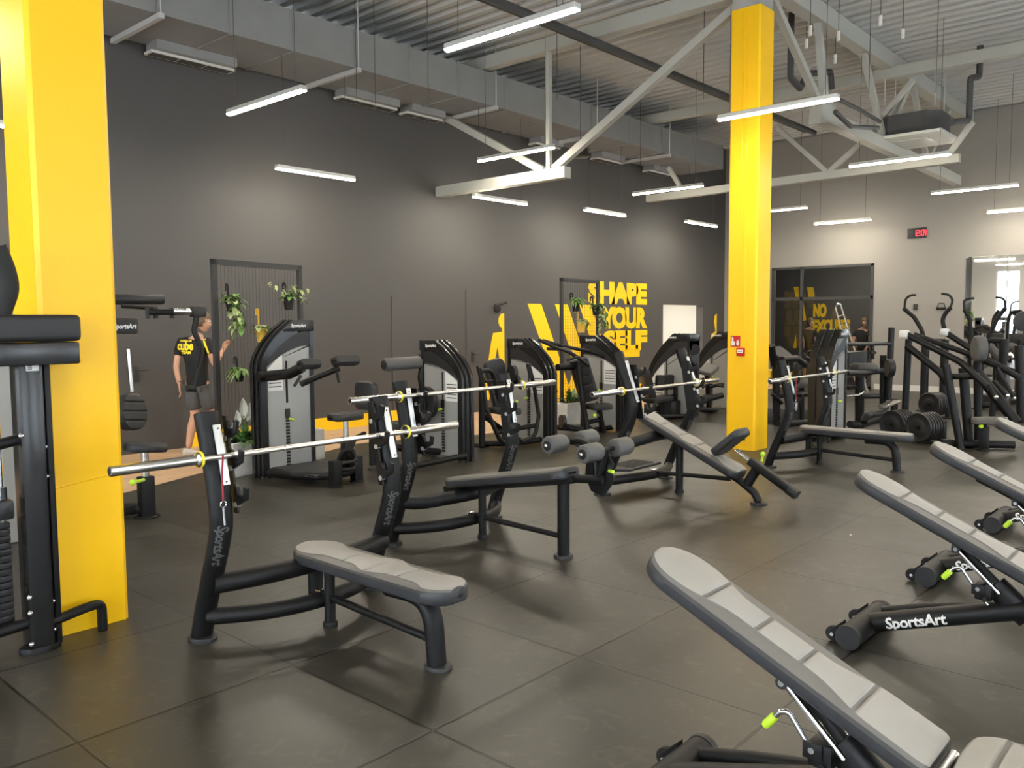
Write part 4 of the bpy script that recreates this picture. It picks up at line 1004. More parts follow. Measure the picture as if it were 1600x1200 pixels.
each(t,'frame_tube',[([(3.72,5.0,.9),(3.72,5.0,.05)],.045),([(3.72,5.0,.30),(4.2,5.0,.18),(4.66,4.9,.10)],.04),([(3.62,4.62,.06),(3.9,4.5,.07),(4.7,4.5,.09)],.035),([(4.2,5.0,.45),(4.2,5.0,.05)],.045)])
m=MB(); m.rcyl((4.190,4.900,0.541),(4.472,4.900,0.530),.05,.015,16); m.build('shin_roller','vinyl_black',t,world=True)
for x,y in ((3.62,4.62),(3.72,5.0)):
    m=MB(); foot(m,(x,y,0),.07,.06,.02); m.build('foot_plate','dark_plastic',t,world=True)

# 3: chest press ----------------------------------------------------------------
t=thing('weight_machine',(6.1,5.1,0),0,'chest press machine with upright padded back and long curved side handles','weight machine')
tower(t,(6.44,4.66,0),(0,1,0),(1,0,0),.72,1.43,.21,-1,.95,.62)
padbox(t,'back_pad',(6.081,5.100,0.483),(5.914,5.150,1.164),.30,.09,(-.35,-.9,.1),'vinyl_grey' if False else 'vinyl_black',.09,2)
padbox(t,'seat_pad',(5.721,5.000,0.545),(6.091,4.900,0.521),.36,.08,(0,0,1),'vinyl_black',.1)
each(t,'press_arm',[([(5.319,4.850,1.090),(5.386,4.850,0.883),(5.388,4.800,0.560),(5.593,4.750,0.133),(5.815,4.750,0.074)],.03),([(5.982,4.600,1.109),(6.083,4.600,0.853),(6.185,4.600,0.422),(6.104,4.600,0.157),(5.892,4.650,0.108)],.028),([(5.394,4.900,1.044),(5.596,4.900,1.051),(5.768,4.950,0.688),(6.097,5.000,0.228)],.028)],rad=.15)
each(t,'hand_grip',[([(5.285,4.850,1.116),(5.363,4.850,0.901)],.022),([(5.957,4.600,1.127),(6.019,4.600,0.940)],.024),([(5.422,4.850,0.914),(5.565,4.850,0.914)],.02)],'rubber_black')
each(t,'frame_tube',[([(5.677,5.150,0.937),(5.664,5.150,0.028)],.045),([(5.706,5.150,0.426),(6.078,5.100,0.178),(6.209,5.100,0.191)],.035),([(5.705,5.200,0.053),(5.983,4.900,0.050),(6.5,4.8,.06)],.04),([(5.971,5.000,0.499),(5.95,5.0,.04)],.045),([(5.671,4.900,0.228),(6.396,4.800,0.266)],.032)])
m=MB(); m.lathe([(.02,0),(.11,.0),(.11,.05),(.02,.05)],(6.023,4.950,0.986),(1,-.3,0),20); m.build('pivot_cover','dark_plastic',t,world=True)
m=MB(); m.lathe([(.02,0),(.075,.0),(.075,.05),(.02,.05)],(6.112,4.950,0.870),(1,-.3,0),20); m.build('pivot_cover','dark_plastic',t,world=True)
m=MB(); a=V3((6.065,4.900,0.566)); m.rcyl(a,a+V3((0,-.02,.06)),.016,.005,10); m.build('adjust_knob','lime',t,world=True)
for p in ((5.760,5.242,0.000),):
    m=MB(); m.box2((p[0]-.09,p[1]-.06,0),(p[0]+.09,p[1]+.06,.05),.01); m.build('foot_plate','dark_plastic',t,world=True)

# 4: shoulder press ---------------------------------------------------------------
t=thing('weight_machine',(7.6,5.0,0),0,'overhead press machine with long arms reaching forward, in front of the second trellis','weight machine')
tower(t,(8.1,4.62,0),(0,1,0),(1,0,0),.74,1.445,.22,-1,.98,.62)
padbox(t,'back_pad',(7.797,4.950,0.465),(7.549,5.000,1.106),.30,.09,(-.9,-.45,.1),'vinyl_black',.06,4)
each(t,'press_arm',[([(7.029,5.300,1.405),(7.097,5.000,1.279),(7.022,4.700,1.232),(7.292,4.600,1.035)],.026),([(7.357,5.500,1.387),(7.469,5.200,1.302),(7.913,5.000,1.207),(8.186,4.900,1.103),(8.246,4.800,0.860)],.026),([(7.340,5.400,1.265),(7.365,5.000,1.262),(7.181,4.800,1.188)],.024)],rad=.2)
each(t,'hand_grip',[([(6.856,4.650,1.132),(6.965,4.600,1.165),(7.067,4.600,1.170)],.02)],'rubber_black')
each(t,'frame_tube',[([(7.206,5.100,1.005),(7.648,5.100,0.994)],.05),([(7.548,5.000,1.077),(7.638,4.950,0.363),(7.666,4.900,0.059)],.045),([(7.801,4.800,0.407),(7.932,4.800,-0.018)],.045),([(7.218,5.100,0.126),(7.778,4.900,0.047),(8.15,4.8,.06)],.04),([(7.362,5.000,0.100),(7.378,5.000,0.155)],.05),([(7.666,4.900,0.173),(7.883,4.800,0.208)],.035)])
m=MB(); m.cyl((7.769,4.800,0.476),(7.817,4.800,0.262),.022,n=12); m.build('seat_post','chrome',t,world=True)
padbox(t,'seat_pad',(7.630,4.850,0.446),(7.937,4.700,0.450),.34,.08,(0,0,1),'vinyl_black',.1)
m=MB(); a=V3((7.636,4.750,0.291)); m.sphere(a,.03); m.build('adjust_knob','lime',t,world=True)
m=MB(); m.lathe([(.02,0),(.10,.0),(.10,.06),(.02,.06)],(7.152,5.000,0.224),(1,-.6,0),20); m.build('pulley_cover','dark_plastic',t,world=True)

# 5: leg curl with deep seat -------------------------------------------------------
t=thing('weight_machine',(10.2,5.1,0),0,'weight machine with deep black seat just behind the incline bench','weight machine')
tower(t,(10.35,5.60,0),(0,-1,0),(1,0,0),.86,1.44,.34,-1,.62,.62,place=False)
padbox(t,'back_pad',(9.973,5.200,0.350),(9.805,5.250,0.883),.34,.11,(.8,-.6,.15),'vinyl_black',.08)
padbox(t,'seat_pad',(9.772,5.200,0.365),(10.202,5.050,0.397),.36,.09,(0,0,1),'vinyl_black',.07)
for a,b in (((9.911,5.000,0.626),(10.137,5.000,0.624)),((10.179,5.000,0.621),(10.433,5.000,0.618))):
    padbox(t,'thigh_pad',(a[0],a[1],a[2]-.13),(a[0]+.02,a[1],a[2]+.13),.16,.12,(-.4,-1,0),'vinyl_black',.03)
each(t,'frame_tube',[([(9.690,5.300,0.365),(9.674,5.100,0.313),(10.436,5.000,0.395)],.03),([(10.057,5.100,0.328),(10.060,5.100,0.086)],.05),([(9.834,5.200,0.164),(10.440,5.000,0.194)],.04),([(9.231,5.000,0.101),(10.422,4.800,0.031)],.04),([(10.327,5.000,0.580),(10.354,5.000,0.189)],.035)])
m=MB(); m.box2((10.05,4.9,.02),(10.35,5.2,.30),.02); m.build('base_box','dark_plastic',t,world=True)
m=MB(); m.lathe([(.02,0),(.09,.0),(.09,.06),(.02,.06)],(10.508,4.750,1.174),(-.6,-.7,0),20); m.build('pulley','rubber_black',t,world=True)
each(t,'cable_arm',[([(10.251,4.700,1.031),(10.469,4.700,0.859),(10.452,4.700,0.629)],.05),([(10.191,4.700,0.839),(10.294,4.650,0.901)],.02)],'black_metal')

# 6: arm curl desk -----------------------------------------------------------------
t=thing('weight_machine',(11.8,5.1,0),0,'arm curl machine with slanted pad, partly hidden behind the far yellow column','weight machine')
tower(t,(12.0,5.62,0),(0,-1,0),(1,0,0),.86,1.45,.34,-1,.62,.62,place=False)
padbox(t,'curl_pad',(11.255,5.000,0.848),(11.288,4.750,0.797),.42,.08,(-.3,-.3,1),'vinyl_grey',.05)
each(t,'frame_tube',[([(11.238,4.900,0.783),(11.290,4.900,0.526),(11.348,4.900,0.058)],.05),([(10.700,4.900,0.359),(10.792,4.700,0.285),(11.253,4.600,0.337)],.05),([(10.920,4.800,0.643),(11.154,4.800,0.482),(11.487,4.700,0.523)],.03),([(10.817,4.900,0.102),(11.448,4.800,0.056)],.04)])
each(t,'hand_grip',[([(10.742,4.700,0.501),(10.967,4.700,0.577)],.02),([(11.201,4.700,0.518),(11.488,4.700,0.477)],.022)],'rubber_black')
padbox(t,'seat_pad',(11.108,4.900,0.342),(11.205,4.700,0.335),.34,.08,(0,0,1),'vinyl_black',.1)
m=MB(); m.box2((11.3,4.85,0),(11.55,5.05,.03),.008); m.build('foot_plate','dark_plastic',t,world=True)

# 7: tower behind the distant flat bench --------------------------------------------
t=thing('weight_machine',(9.3,2.0,0),0,'weight stack tower with shiny ribs standing behind the distant flat bench','weight machine')
tower(t,(8.98,1.82,0),(1,0,0),(0,1,0),.62,1.53,.30,-1,.98,.55)
# 8: leg press like machine left of it
t=thing('weight_machine',(10.,3.4,0),0,'dark machine with thick foam rollers just right of the far yellow column','weight machine')
each(t,'frame_tube',[([(10.333,3.200,1.065),(10.426,3.200,-0.083)],.06),([(11.345,3.200,0.599),(11.392,3.200,-0.376)],.05),([(10.403,3.200,0.483),(11.375,3.100,0.441)],.055),([(10.192,3.200,0.518),(10.374,3.100,0.358)],.03),([(10.163,3.200,1.271),(10.290,3.200,0.966)],.06),([(10.020,3.000,0.074),(11.494,2.900,-0.038)],.05)])
m=MB(); m.prism([(10.610,3.200,0.127),(10.679,3.200,0.225),(11.312,3.200,0.193),(11.997,3.200,0.059),(12.007,3.200,-0.132),(10.615,3.200,0.002)],(0,.3,0)); m.build('shroud','dark_plastic',t,world=True)
for a,b in (((10.912,3.100,0.932),(11.403,3.100,0.942)),((10.875,3.100,0.632),(11.419,3.100,0.621))):
    m=MB(); m.rcyl(a,b,.075,.02,16); m.build('foam_roller','foam',t,world=True)
padbox(t,'head_pad',(10.283,3.200,1.147),(10.761,3.200,1.173),.3,.09,(0,-.6,.8),'vinyl_black',.06)
each(t,'press_arm',[([(10.118,3.000,1.058),(10.670,3.000,1.057),(11.003,3.000,0.941)],.05),([(10.946,3.000,1.068),(11.449,3.000,0.964),(11.692,3.000,1.019)],.04)])
m=MB(); m.box2((10.378,3.300,0.755),(11.207,3.500,0.864)); m.build('weight_label','lime' if False else 'yellow_vinyl',t,world=True,smooth=False)
# 9: seated machine against the grey wall ---------------------------------------------
t=thing('weight_machine',(12.,1.95,0),0,'plate loaded seated machine with tall posts in front of the grey wall','weight machine')
each(t,'frame_tube',[([(11.711,1.900,1.535),(11.651,1.900,0.383)],.05),([(11.661,2.000,1.096),(11.700,2.000,0.218)],.05),([(9.783,1.900,0.907),(10.512,1.900,0.870),(11.308,1.900,0.870)],.045),([(10.896,2.100,0.923),(10.960,2.100,-0.007)],.07),([(10.707,2.200,0.623),(10.972,2.100,0.631)],.03),([(10.664,2.000,0.509),(11.469,2.000,0.452)],.04),([(10.545,2.100,0.083),(12.459,2.100,-0.145)],.055)])
m=MB(); m.cyl((9.610,1.900,1.322),(11.732,1.900,1.280),.03,n=10); m.build('cross_bar','black_metal',t,world=True)
m=MB(); m.cyl((10.843,1.900,1.272),(10.858,1.900,1.067),.03,n=10); m.cyl((10.738,1.900,1.168),(10.964,1.900,1.161),.025,n=10); m.build('hanging_pin','black_metal',t,world=True)
m=MB(); m.lathe([(.02,0),(.135,.0),(.145,.01),(.145,.09),(.135,.10),(.02,.10)],(11.516,1.900,0.901),(.6,-.8,0),24); m.build('cam_disc','dark_plastic',t,world=True)
m=MB(); m.rcyl((10.367,2.000,0.941),(10.954,1.900,0.917),.085,.03,16); m.build('thigh_roller','vinyl_black',t,world=True)
m=MB(); m.box2((10.738,2.200,0.976),(11.538,2.400,1.164)); m.build('head_box','dark_plastic',t,world=True)
each(t,'chrome_bar',[([(9.804,1.900,0.576),(10.319,1.900,0.558),(10.505,1.900,0.593)],.016)],'chrome')
each(t,'foot_lever',[([(9.976,1.700,0.197),(10.049,1.700,0.283),(10.735,1.700,0.270),(10.903,1.700,0.343)],.05)])
m=MB(); a,b=V3((10.415,1.600,0.398)),V3((11.111,1.600,0.421)); m.tube([a,b],1,sec=[(x*.06,y*.02) for x,y in RSQ]); m.build('foot_plate','steel',t,world=True)
m=MB(); m.cyl((12.6,2.1,0.0),(12.6,2.1,.32),.06,n=12); m.build('frame_tube','black_metal',t,world=True)
each(t,'base_rail',[([(11.0,2.1,.05),(13.0,2.1,.05)],.05),([(12.,1.7,.05),(12.,2.5,.05)],.05)])

# plates stacked on horns beside it -----------------------------------------------------
def plate_proto():
    t=thing('weight_plate',(0,0,-50),0,'x','weight plate','black weight plates on the low horns')
    m=MB(); m.lathe([(.027,-.014),(.055,-.018),(.09,-.018),(.10,-.012),(.160,-.012),(.170,-.018),(.190,-.018),(.198,-.010),(.198,.010),(.190,.018),(.170,.018),(.160,.012),(.10,.012),(.09,.018),(.055,.018),(.027,.014)],(0,0,0),(1,0,0),28)
    m.build('disc','iron',t)
    m=MB(); m.lathe([(.026,-.0185),(.04,-.0185),(.04,.0185),(.026,.0185)],(0,0,0),(1,0,0),16); m.build('hub_ring','iron',t)
    return t
pp=plate_proto(); first=[True]
def plates(p,n,dx,rz,lab):
    for k in range(n):
        o=pp if first[0] else copy_tree(pp)
        first[0]=False
        o.location=(p[0]+k*dx*math.cos(rz),p[1]+k*dx*math.sin(rz),p[2]); o.rotation_euler=(0,0,rz); o['label']=(['outermost','second','third','fourth','fifth','innermost'] if n==6 else ['outermost','second','third','fourth','innermost'])[k]+' '+lab; o['group']=lab.replace('black weight plate','black weight plates')
R1=(9.750,0.907,0.209); R2=(10.050,1.338,0.190); R3=(12.600,1.548,0.258)
plates(R1,6,.055,-.35,'black weight plate of the nearest low row behind the distant bench')
plates(R2,6,.060,-.3,'black weight plate of the row left of the nearest low row')
plates(R3,5,.055,-.35,'black weight plate of the smaller row farther back among the machines')
tp=thing('plate_rack',(10.3,.9,0),0,'low black rack whose horns carry the round plates','plate rack')
for P_,L_ in ((R1,.55),(R2,.55),(R3,.5)):
    d=V3((math.cos(-.33),math.sin(-.33),0))
    m=MB(); m.cyl(V3(P_)-d*.05,V3(P_)+d*L_,.024,n=10); m.build('horn','black_metal',tp,world=True)
    e=V3(P_)+d*L_
    m=MB(); m.cyl((e.x,e.y,0),(e.x,e.y,e.z+.05),.04,n=10); foot(m,(e.x,e.y,0),.1,.1,.02); m.build('horn_post','black_metal',tp,world=True)
tubes(tp,'rack_rail',[([(V3(R1)+V3((.52,-.18,-.2)))[:],(V3(R2)+V3((.52,-.16,-.2)))[:]],.035)])

# 10: lever row machine on the right --------------------------------------------------------
t=thing('lever_machine',(9.5,.4,0),0,'plate loaded lever machine with two long sloping arms and grey seat at the right edge','lever machine')
each(t,'lever_arm',[([(9.500,1.030,1.471),(9.500,0.366,1.124),(9.500,0.022,0.797)],.042),([(10.600,0.821,1.473),(10.600,0.313,1.125),(10.600,-0.092,0.878)],.042),([(10.100,1.099,1.453),(10.100,0.514,1.242),(10.100,0.054,1.050)],.038)],rad=.3)
for a,x in (((9.500,1.046,1.471),0),((10.600,0.838,1.482),1)):
    m=MB(); m.box(a,(.11,.11,.10),.02); m.build('arm_end','lamp_body',t,world=True)
each(t,'handle',[([(9.400,0.017,0.859),(9.400,-0.073,0.704)],.025),([(9.900,0.058,0.869),(9.900,-0.100,0.687)],.025),([(10.400,0.129,1.009),(10.400,-0.079,0.616)],.028)],'rubber_black')
for a in ((9.400,-0.073,0.704),(9.900,-0.100,0.687),(10.400,-0.079,0.616)):
    m=MB(); m.sphere(a,.03); m.build('handle_tip','chrome',t,world=True)
def to_floor(x,a,b):
    """extend the line a-b down to the floor"""
    a=V3(a); b=V3(b); d=b-a; return (a, a+d*((.0-a.z)/d.z))
q=to_floor(9.5,(9.500,0.529,1.078),(9.500,0.316,-0.033))
each(t,'frame_post',[([q[0],q[1]],.05),([(10.400,1.252,1.384),((10.400,1.283,0.281)[0],(10.400,1.283,0.281)[1],0)],.048),([(10.200,0.326,1.140),((10.200,0.279,0.370)[0],(10.200,0.279,0.370)[1],0)],.05),([(9.700,0.374,1.033),(9.7,(9.700,0.270,0.081)[1],0)],.06)])
each(t,'frame_brace',[([(10.300,1.246,1.295),(10.300,0.793,0.921),(10.300,0.708,0.774)],.05),([(10.000,0.276,0.963),(10.000,-0.193,0.338)],.07),([(9.5,.55,.06),(9.9,-.2,.06)],.05),([(9.600,0.573,0.922),(9.600,0.163,0.938)],.04)])
m=MB(); m.lathe([(.02,0),(.15,0),(.17,.02),(.17,.10),(.15,.12),(.02,.12)],(9.700,0.255,1.283),(.5,-.85,0),24); m.build('chest_pad','foam',t,world=True)
sp=(9.600,0.082,-0.014)
padbox(t,'seat_pad',(9.600,0.234,0.410),(9.600,-0.167,0.438),.30,.08,(0,0,1),'vinyl_grey',.12)
m=MB(); m.box2((sp[0]-.05,sp[1]-.05,0),(sp[0]+.05,sp[1]+.05,.30),.01); m.cyl((sp[0],sp[1],.28),(sp[0],sp[1],.40),.03,n=10); foot(m,(sp[0],sp[1],0),.1,.08,.015); m.build('seat_post','black_metal',t,world=True)
m=MB(); m.sphere(V3((9.500,0.099,0.315)),.03); m.build('adjust_knob','lime',t,world=True)
# 11: curved horn machines (climbers) --------------------------------------------------------
def horn_machine(X,pts,label,posts):
    t=thing('cable_machine',posts[0],0,label,'exercise machine')
    for k in (0,1):
        each(t,'curved_arm',[(pts[k][0],.038)],rad=.25)
        each(t,'handle_bow',[(pts[k][1],.021)],'rubber_black',rad=.12)
    for p,h in zip(posts[1:],(1.3,1.3,.9)):
        m=MB(); m.tube([(p[0],p[1],0),(p[0],p[1],h)],1,sec=[(x*.05,y*.07) for x,y in OVAL]); foot(m,(p[0],p[1],0),.12,.12,.02); m.build('frame_post','black_metal',t,world=True)
    a,b=posts[1],posts[2]
    m=MB(); m.tube([(a[0],a[1],1.27),(b[0],b[1],1.27)],.05,10); m.tube([(a[0],a[1],.08),(b[0],b[1],.08)],.05,10); m.build('cross_bar','black_metal',t,world=True)
    return t
horn_machine(14,[([(14.000,2.021,1.212),(14.000,2.093,1.478),(14.000,2.230,1.710),(14.000,2.410,1.864)],[(14.000,2.399,1.864),(14.000,2.382,2.050),(14.000,2.285,2.106),(14.000,2.208,2.104)]),
                 ([(14.000,1.687,1.399),(14.000,1.757,1.649),(14.000,1.699,1.785),(14.000,1.618,1.874)],[(14.000,1.628,1.863),(14.000,1.591,2.009),(14.000,1.666,2.101),(14.000,1.781,2.115)])],
             'exercise machine with two black curved horns against the grey wall',[(14,2.,0),(14,2.02,0),(14,1.70,0)])
horn_machine(15,[([(15.000,1.557,0.932),(15.000,1.504,1.289),(15.000,1.548,1.669),(15.000,1.639,1.836)],[(15.000,1.639,1.836),(15.000,1.655,2.002),(15.000,1.581,2.048),(15.000,1.485,2.045)]),
                 ([(15.000,1.250,0.939),(15.000,1.221,1.350),(15.000,1.097,1.665),(15.000,0.970,1.861)],[(15.000,0.970,1.861),(15.000,0.985,1.999),(15.000,1.048,2.047),(15.000,1.130,2.049)])],
             'exercise machine with grey curved horns standing in front of the mirror',[(15,1.2,0),(15,1.35,0),(15,.98,0)])
# small triangle handle and dark phone box on the wall
t=thing('wall_socket',(18.38,3.,1.9),0,'small black switch plate on the grey wall between the horns','switch')
m=MB(); m.box2((18.370,3.508,1.883),(18.400,3.423,2.015),.004); m.build('plate','dark_plastic',t,world=True)
t=thing('pull_triangle',(18.38,2.,2.),0,'thin triangular cable handle hanging before the grey wall','handle')
m=MB(); m.tube([(18.330,2.994,1.919),(18.330,2.957,2.019),(18.330,2.850,2.017),(18.330,2.821,1.916)],.012,6); m.build('bow','dark_plastic',t,world=True)
m=MB(); m.cyl((18.330,3.007,1.905),(18.330,2.807,1.902),.03,n=10); m.build('grip','rubber_black',t,world=True)
m=MB(); m.cyl((18.330,2.903,2.018),(18.4,(18.330,2.903,2.018)[1],(18.330,2.903,2.018)[2]),.014,n=8); m.build('wall_hook','dark_plastic',t,world=True)
# elliptical shaped machines in the far right
p=(15.800,1.253,0.419); p=(p[0],p[1],0); t=thing('elliptical_trainer',p,0,'black elliptical trainer with grey curved housing before the mirror','exercise machine')
each(t,'curved_housing',[([(15.800,1.471,1.089),(15.800,1.364,1.152),(15.800,1.138,0.851),(15.800,1.081,0.426),(15.800,1.093,0.120)],.09)],'foam',rad=.4)
each(t,'handle_bar',[([(15.800,1.302,0.908),(15.800,1.350,1.397),(15.800,1.316,1.702),(15.800,1.234,1.823)],.03),([(15.800,1.076,0.914),(15.800,1.077,1.579),(15.800,1.042,1.796),(15.800,0.874,1.806)],.03)],rad=.2)
m=MB(); a=V3((15.800,1.281,1.275)); m.box(a,(.08,.3,.22),.02); m.build('console','dark_plastic',t,world=True)
m=MB(); m.box2((p[0]-.25,p[1]-.25,0),(p[0]+.25,p[1]+.25,.22),.04); m.build('base','dark_plastic',t,world=True)
m=MB(); m.cyl((p[0],p[1],.2),(p[0],p[1],1.25),.05,n=10); m.build('mast','black_metal',t,world=True)

p=(16.600,1.028,0.381); p=(p[0],p[1],0); t=thing('elliptical_trainer',p,0,'black elliptical trainer at the right edge before the mirror','exercise machine')
each(t,'curved_housing',[([(16.600,1.250,1.070),(16.600,1.141,1.135),(16.600,0.912,0.825),(16.600,0.854,0.388),(16.600,0.865,0.074)],.09)],'foam',rad=.4)
each(t,'handle_bar',[([(16.600,1.078,0.884),(16.600,1.128,1.387),(16.600,1.094,1.700),(16.600,1.011,1.824)],.03),([(16.600,0.850,0.889),(16.600,0.852,1.574),(16.600,0.817,1.797),(16.600,0.647,1.807)],.03)],rad=.2)
m=MB(); a=V3((16.600,1.058,1.261)); m.box(a,(.08,.3,.22),.02); m.build('console','dark_plastic',t,world=True)
m=MB(); m.box2((p[0]-.25,p[1]-.25,0),(p[0]+.25,p[1]+.25,.22),.04); m.build('base','dark_plastic',t,world=True)
m=MB(); m.cyl((p[0],p[1],.2),(p[0],p[1],1.25),.05,n=10); m.build('mast','black_metal',t,world=True)

# dumbbell-like discs hung far right (cable stack)
t=thing('cable_station',(13.2,.2,0),0,'black frame with a round pad at the right edge behind the lever machine','exercise machine')
each(t,'frame_tube',[([(13.200,0.403,1.232),((13.200,0.324,0.203)[0],(13.200,0.324,0.203)[1],0)],.07),([(13.200,0.721,0.651),((13.200,0.752,0.175)[0],(13.200,0.752,0.175)[1],0)],.05),([(13.200,1.063,1.032),(13.200,0.361,0.770)],.05)])
m=MB(); m.lathe([(.02,0),(.14,0),(.16,.03),(.16,.1),(.02,.12)],(13.200,0.354,1.622),(-.9,-.4,0),22); m.build('round_pad','dark_plastic',t,world=True)

# ------------------------------------------------------------------ left edge: weight stack and pec machine
t=thing('weight_machine',(-.8,2.2,0),0,'weight stack machine at the left edge in front of the near yellow column','weight machine')
m=MB(); m.box2((-.80,2.10,0.02),(-.685,2.24,1.50),.018); po=m.build('front_post','tower_plastic',t,world=True)
m=MB(); m.box2((-.675,2.12,.02),(-.645,2.235,1.50),.006); m.build('rear_post','black_metal',t,world=True)
m=MB(); m.box2((-1.15,2.02,1.585),(-.52,2.22,1.72),.03,seg=3); m.build('top_shroud','dark_plastic',t,world=True)
m=MB(); m.box2((-1.15,2.03,1.47),(-.53,2.215,1.582),.012); m.build('shroud_band','tower_plastic',t,world=True)
m=MB(); m.box2((-.765,2.094,1.44),(-.705,2.101,1.475),.002); lb=m.build('serial_label','white',t,world=True)
m=MB()
for k in range(3): m.box2((-.758,2.093,1.447+.008*k),(-.738,2.0945,1.452+.008*k))
m.build('label_print','foam',lb,world=True,smooth=False)
m=MB(); foot(m,(-.742,2.16,0),.10,.07,.03); m.build('foot_plate','black_metal',t,world=True)
tubes(t,'foot_bar',[([(-.70,2.14,.135),(-.52,2.14,.165),(-.43,2.16,.165),(-.425,2.17,.01)],.026)])
each(t,'low_bar',[([(-1.5,2.16,.10),(-.75,2.17,.155)],.03),([(-1.5,2.1,.98),(-.78,2.16,1.10)],.028)])
for z in (.10,.25,1.05,.9):
    m=MB(); m.sphere((-.685,2.12,z),(.012,.012,.012),10,6); m.build('bolt','chrome',t,world=True)
for z in (.06,.22,.30,1.12):
    m=MB(); m.sphere((-.80,2.10,z),(.014,.014,.014),10,6); m.build('bolt','chrome',t,world=True)
m=MB()
for k in range(17): m.box((-.99,2.26,.12+k*.034),(.30,.13,.030),.004)
m.build('weight_stack','iron',t,world=True)
m=MB()
for x in (-.86,-.90): m.cyl((x,2.24,.6),(x,2.24,1.46),.012,n=10)
m.build('guide_rod','chrome',t,world=True)
m=MB(); m.box2((-1.1,2.14,.70),(-.83,2.30,.80),.02); m.cyl((-.86,2.2,.80),(-.86,2.2,.86),.015,n=10); m.build('stack_head','iron',t,world=True)
m=MB(); m.tube(smooth_path([(-0.867,2.100,2.047),(-0.833,2.100,1.942),(-0.821,2.100,1.849),(-0.847,2.100,1.762),(-0.872,2.100,1.703)],5),.045,12); m.build('pulley_arm','rubber_black',t,world=True)
wb=thing('machine_housing',(-1.6,4.6,0),0,'pale grey machine housing seen behind the left edge stack','machine')
a=(-0.062,4.600,1.871); b=(0.000,4.600,1.707)
m=MB(); m.box2((a[0]-.5,4.6,0),(b[0],4.9,a[2]),.02); m.build('housing','silver_panel',wb,world=True)

t=thing('pec_machine',(1.0,4.8,0),0,'pec fly machine with black ribbed back pad behind the near yellow column','weight machine')
m=MB(); m.box2((.66,5.0,0),(.80,5.25,1.55),.02); m.build('tower_post','tower_plastic',t,world=True)
m=MB(); a=(0.960,5.000,1.724); b=(1.107,5.000,1.581); m.box2((a[0]-.3,5.0,b[2]),(b[0],5.3,a[2]),.02); cp=m.build('top_cap','dark_plastic',t,world=True)
brand(frame((b[0]-.22,4.995,b[2]+.05),(1,0,0),(0,0,1)),.06,'white',.20).build('lettering',None,cp,world=True,smooth=False)
m=MB(); m.cyl((1.005,5.000,1.453),(1.024,5.000,1.071),.02,n=10); m.build('guide_rod','steel',t,world=True)
m=MB(); m.rcyl((0.630,4.700,1.874),(1.197,4.700,1.883),.045,.01,16); m.build('upper_roller','dark_plastic',t,world=True)
m=MB(); m.tube([(0.793,4.600,1.821),(1.090,4.600,1.802)],.018,8); m.tube([(0.970,4.500,1.768),(1.337,4.400,1.774)],.026,10); m.build('upper_bar','black_metal',t,world=True)
for a in ((0.961,4.500,1.805),(1.032,4.500,1.806),(1.171,4.500,1.807)):
    m=MB(); a=V3(a); m.cyl(a,a+V3((0,0,-.09)),.02,n=8); m.build('adjust_knob','dark_plastic',t,world=True)
m=MB(); m.tube([(1.132,4.400,1.778),(1.302,4.400,1.773)],.024,10); m.build('bar_sleeve','chrome',t,world=True)
m=MB(); a=V3((1.355,4.400,1.774)); m.box(a,(.13,.1,.1),.03); m.build('pivot_head','dark_plastic',t,world=True)
m=MB(); m.tube(fillet([(1.348,4.400,1.757),(1.314,4.400,1.603),(1.358,4.350,1.453),(1.285,4.300,1.292),(1.244,4.300,1.113)],.1),.024,10); sw=m.build('swing_arm','black_metal',t,world=True)
m=MB(); m.rcyl((1.176,4.300,1.123),(1.261,4.300,1.118),.03,.01,12); m.build('hand_grip','rubber_black',sw,world=True)
padbox(t,'back_pad',(0.945,4.750,0.755),(0.958,4.800,1.074),.36,.09,(.5,-.85,.1),'vinyl_black',.16,3)
padbox(t,'seat_pad',(0.756,4.550,0.683),(1.094,4.550,0.645),.32,.07,(0,0,1),'vinyl_black',.14)
S=(0.964,4.663,-0.000)
m=MB(); m.cyl((S[0],S[1],.3),(S[0],S[1],.62),.032,n=14); m.build('seat_post','chrome',t,world=True)
m=MB(); m.box2((S[0]-.06,S[1]-.05,0.),(S[0]+.06,S[1]+.05,.36),.012); m.box2((S[0]-.45,S[1]+.05,.03),(S[0],S[1]+.13,.11),.01); foot(m,(S[0],S[1],0),.11,.09,.015); m.build('seat_sleeve','black_metal',t,world=True)
m=MB(); a=V3((0.779,4.500,0.351)); m.cyl(a+V3((.12,.05,0)),a,.015,n=8); m.sphere(a,.028); m.build('adjust_knob','lime',t,world=True)
tubes(t,'base_tube',[([(S[0],S[1],.07),(.73,5.1,.07)],.05)])

# ------------------------------------------------------------------ planters, trellises, plants
def leafy(mb,c,n,ln,wd,droop,spread,up,key,zl=None):
    mb.use(key)
    for k in range(n):
        a=random.uniform(0,2*PI); e=random.uniform(up[0],up[1]); L=ln*random.uniform(.6,1.1); W=wd*random.uniform(.7,1.2)
        b=V3(c)+V3((random.uniform(-1,1)*spread,random.uniform(-1,1)*spread,random.uniform(0,.02)))
        d=V3((math.cos(a)*math.cos(e),math.sin(a)*math.cos(e),math.sin(e))); sd=V3((-math.sin(a),math.cos(a),0))
        rows=[]
        for j,(t_,w) in enumerate(((0,.08),(.25,.7),(.5,1.),(.75,.75),(1.,.04))):
            p=b+d*(L*t_)+V3((0,0,-droop*L*t_*t_))
            rows.append([p-sd*(W*w*.5)+V3((0,0,.12*W*w)),p,p+sd*(W*w*.5)+V3((0,0,.12*W*w))])
        mb.grid(rows)
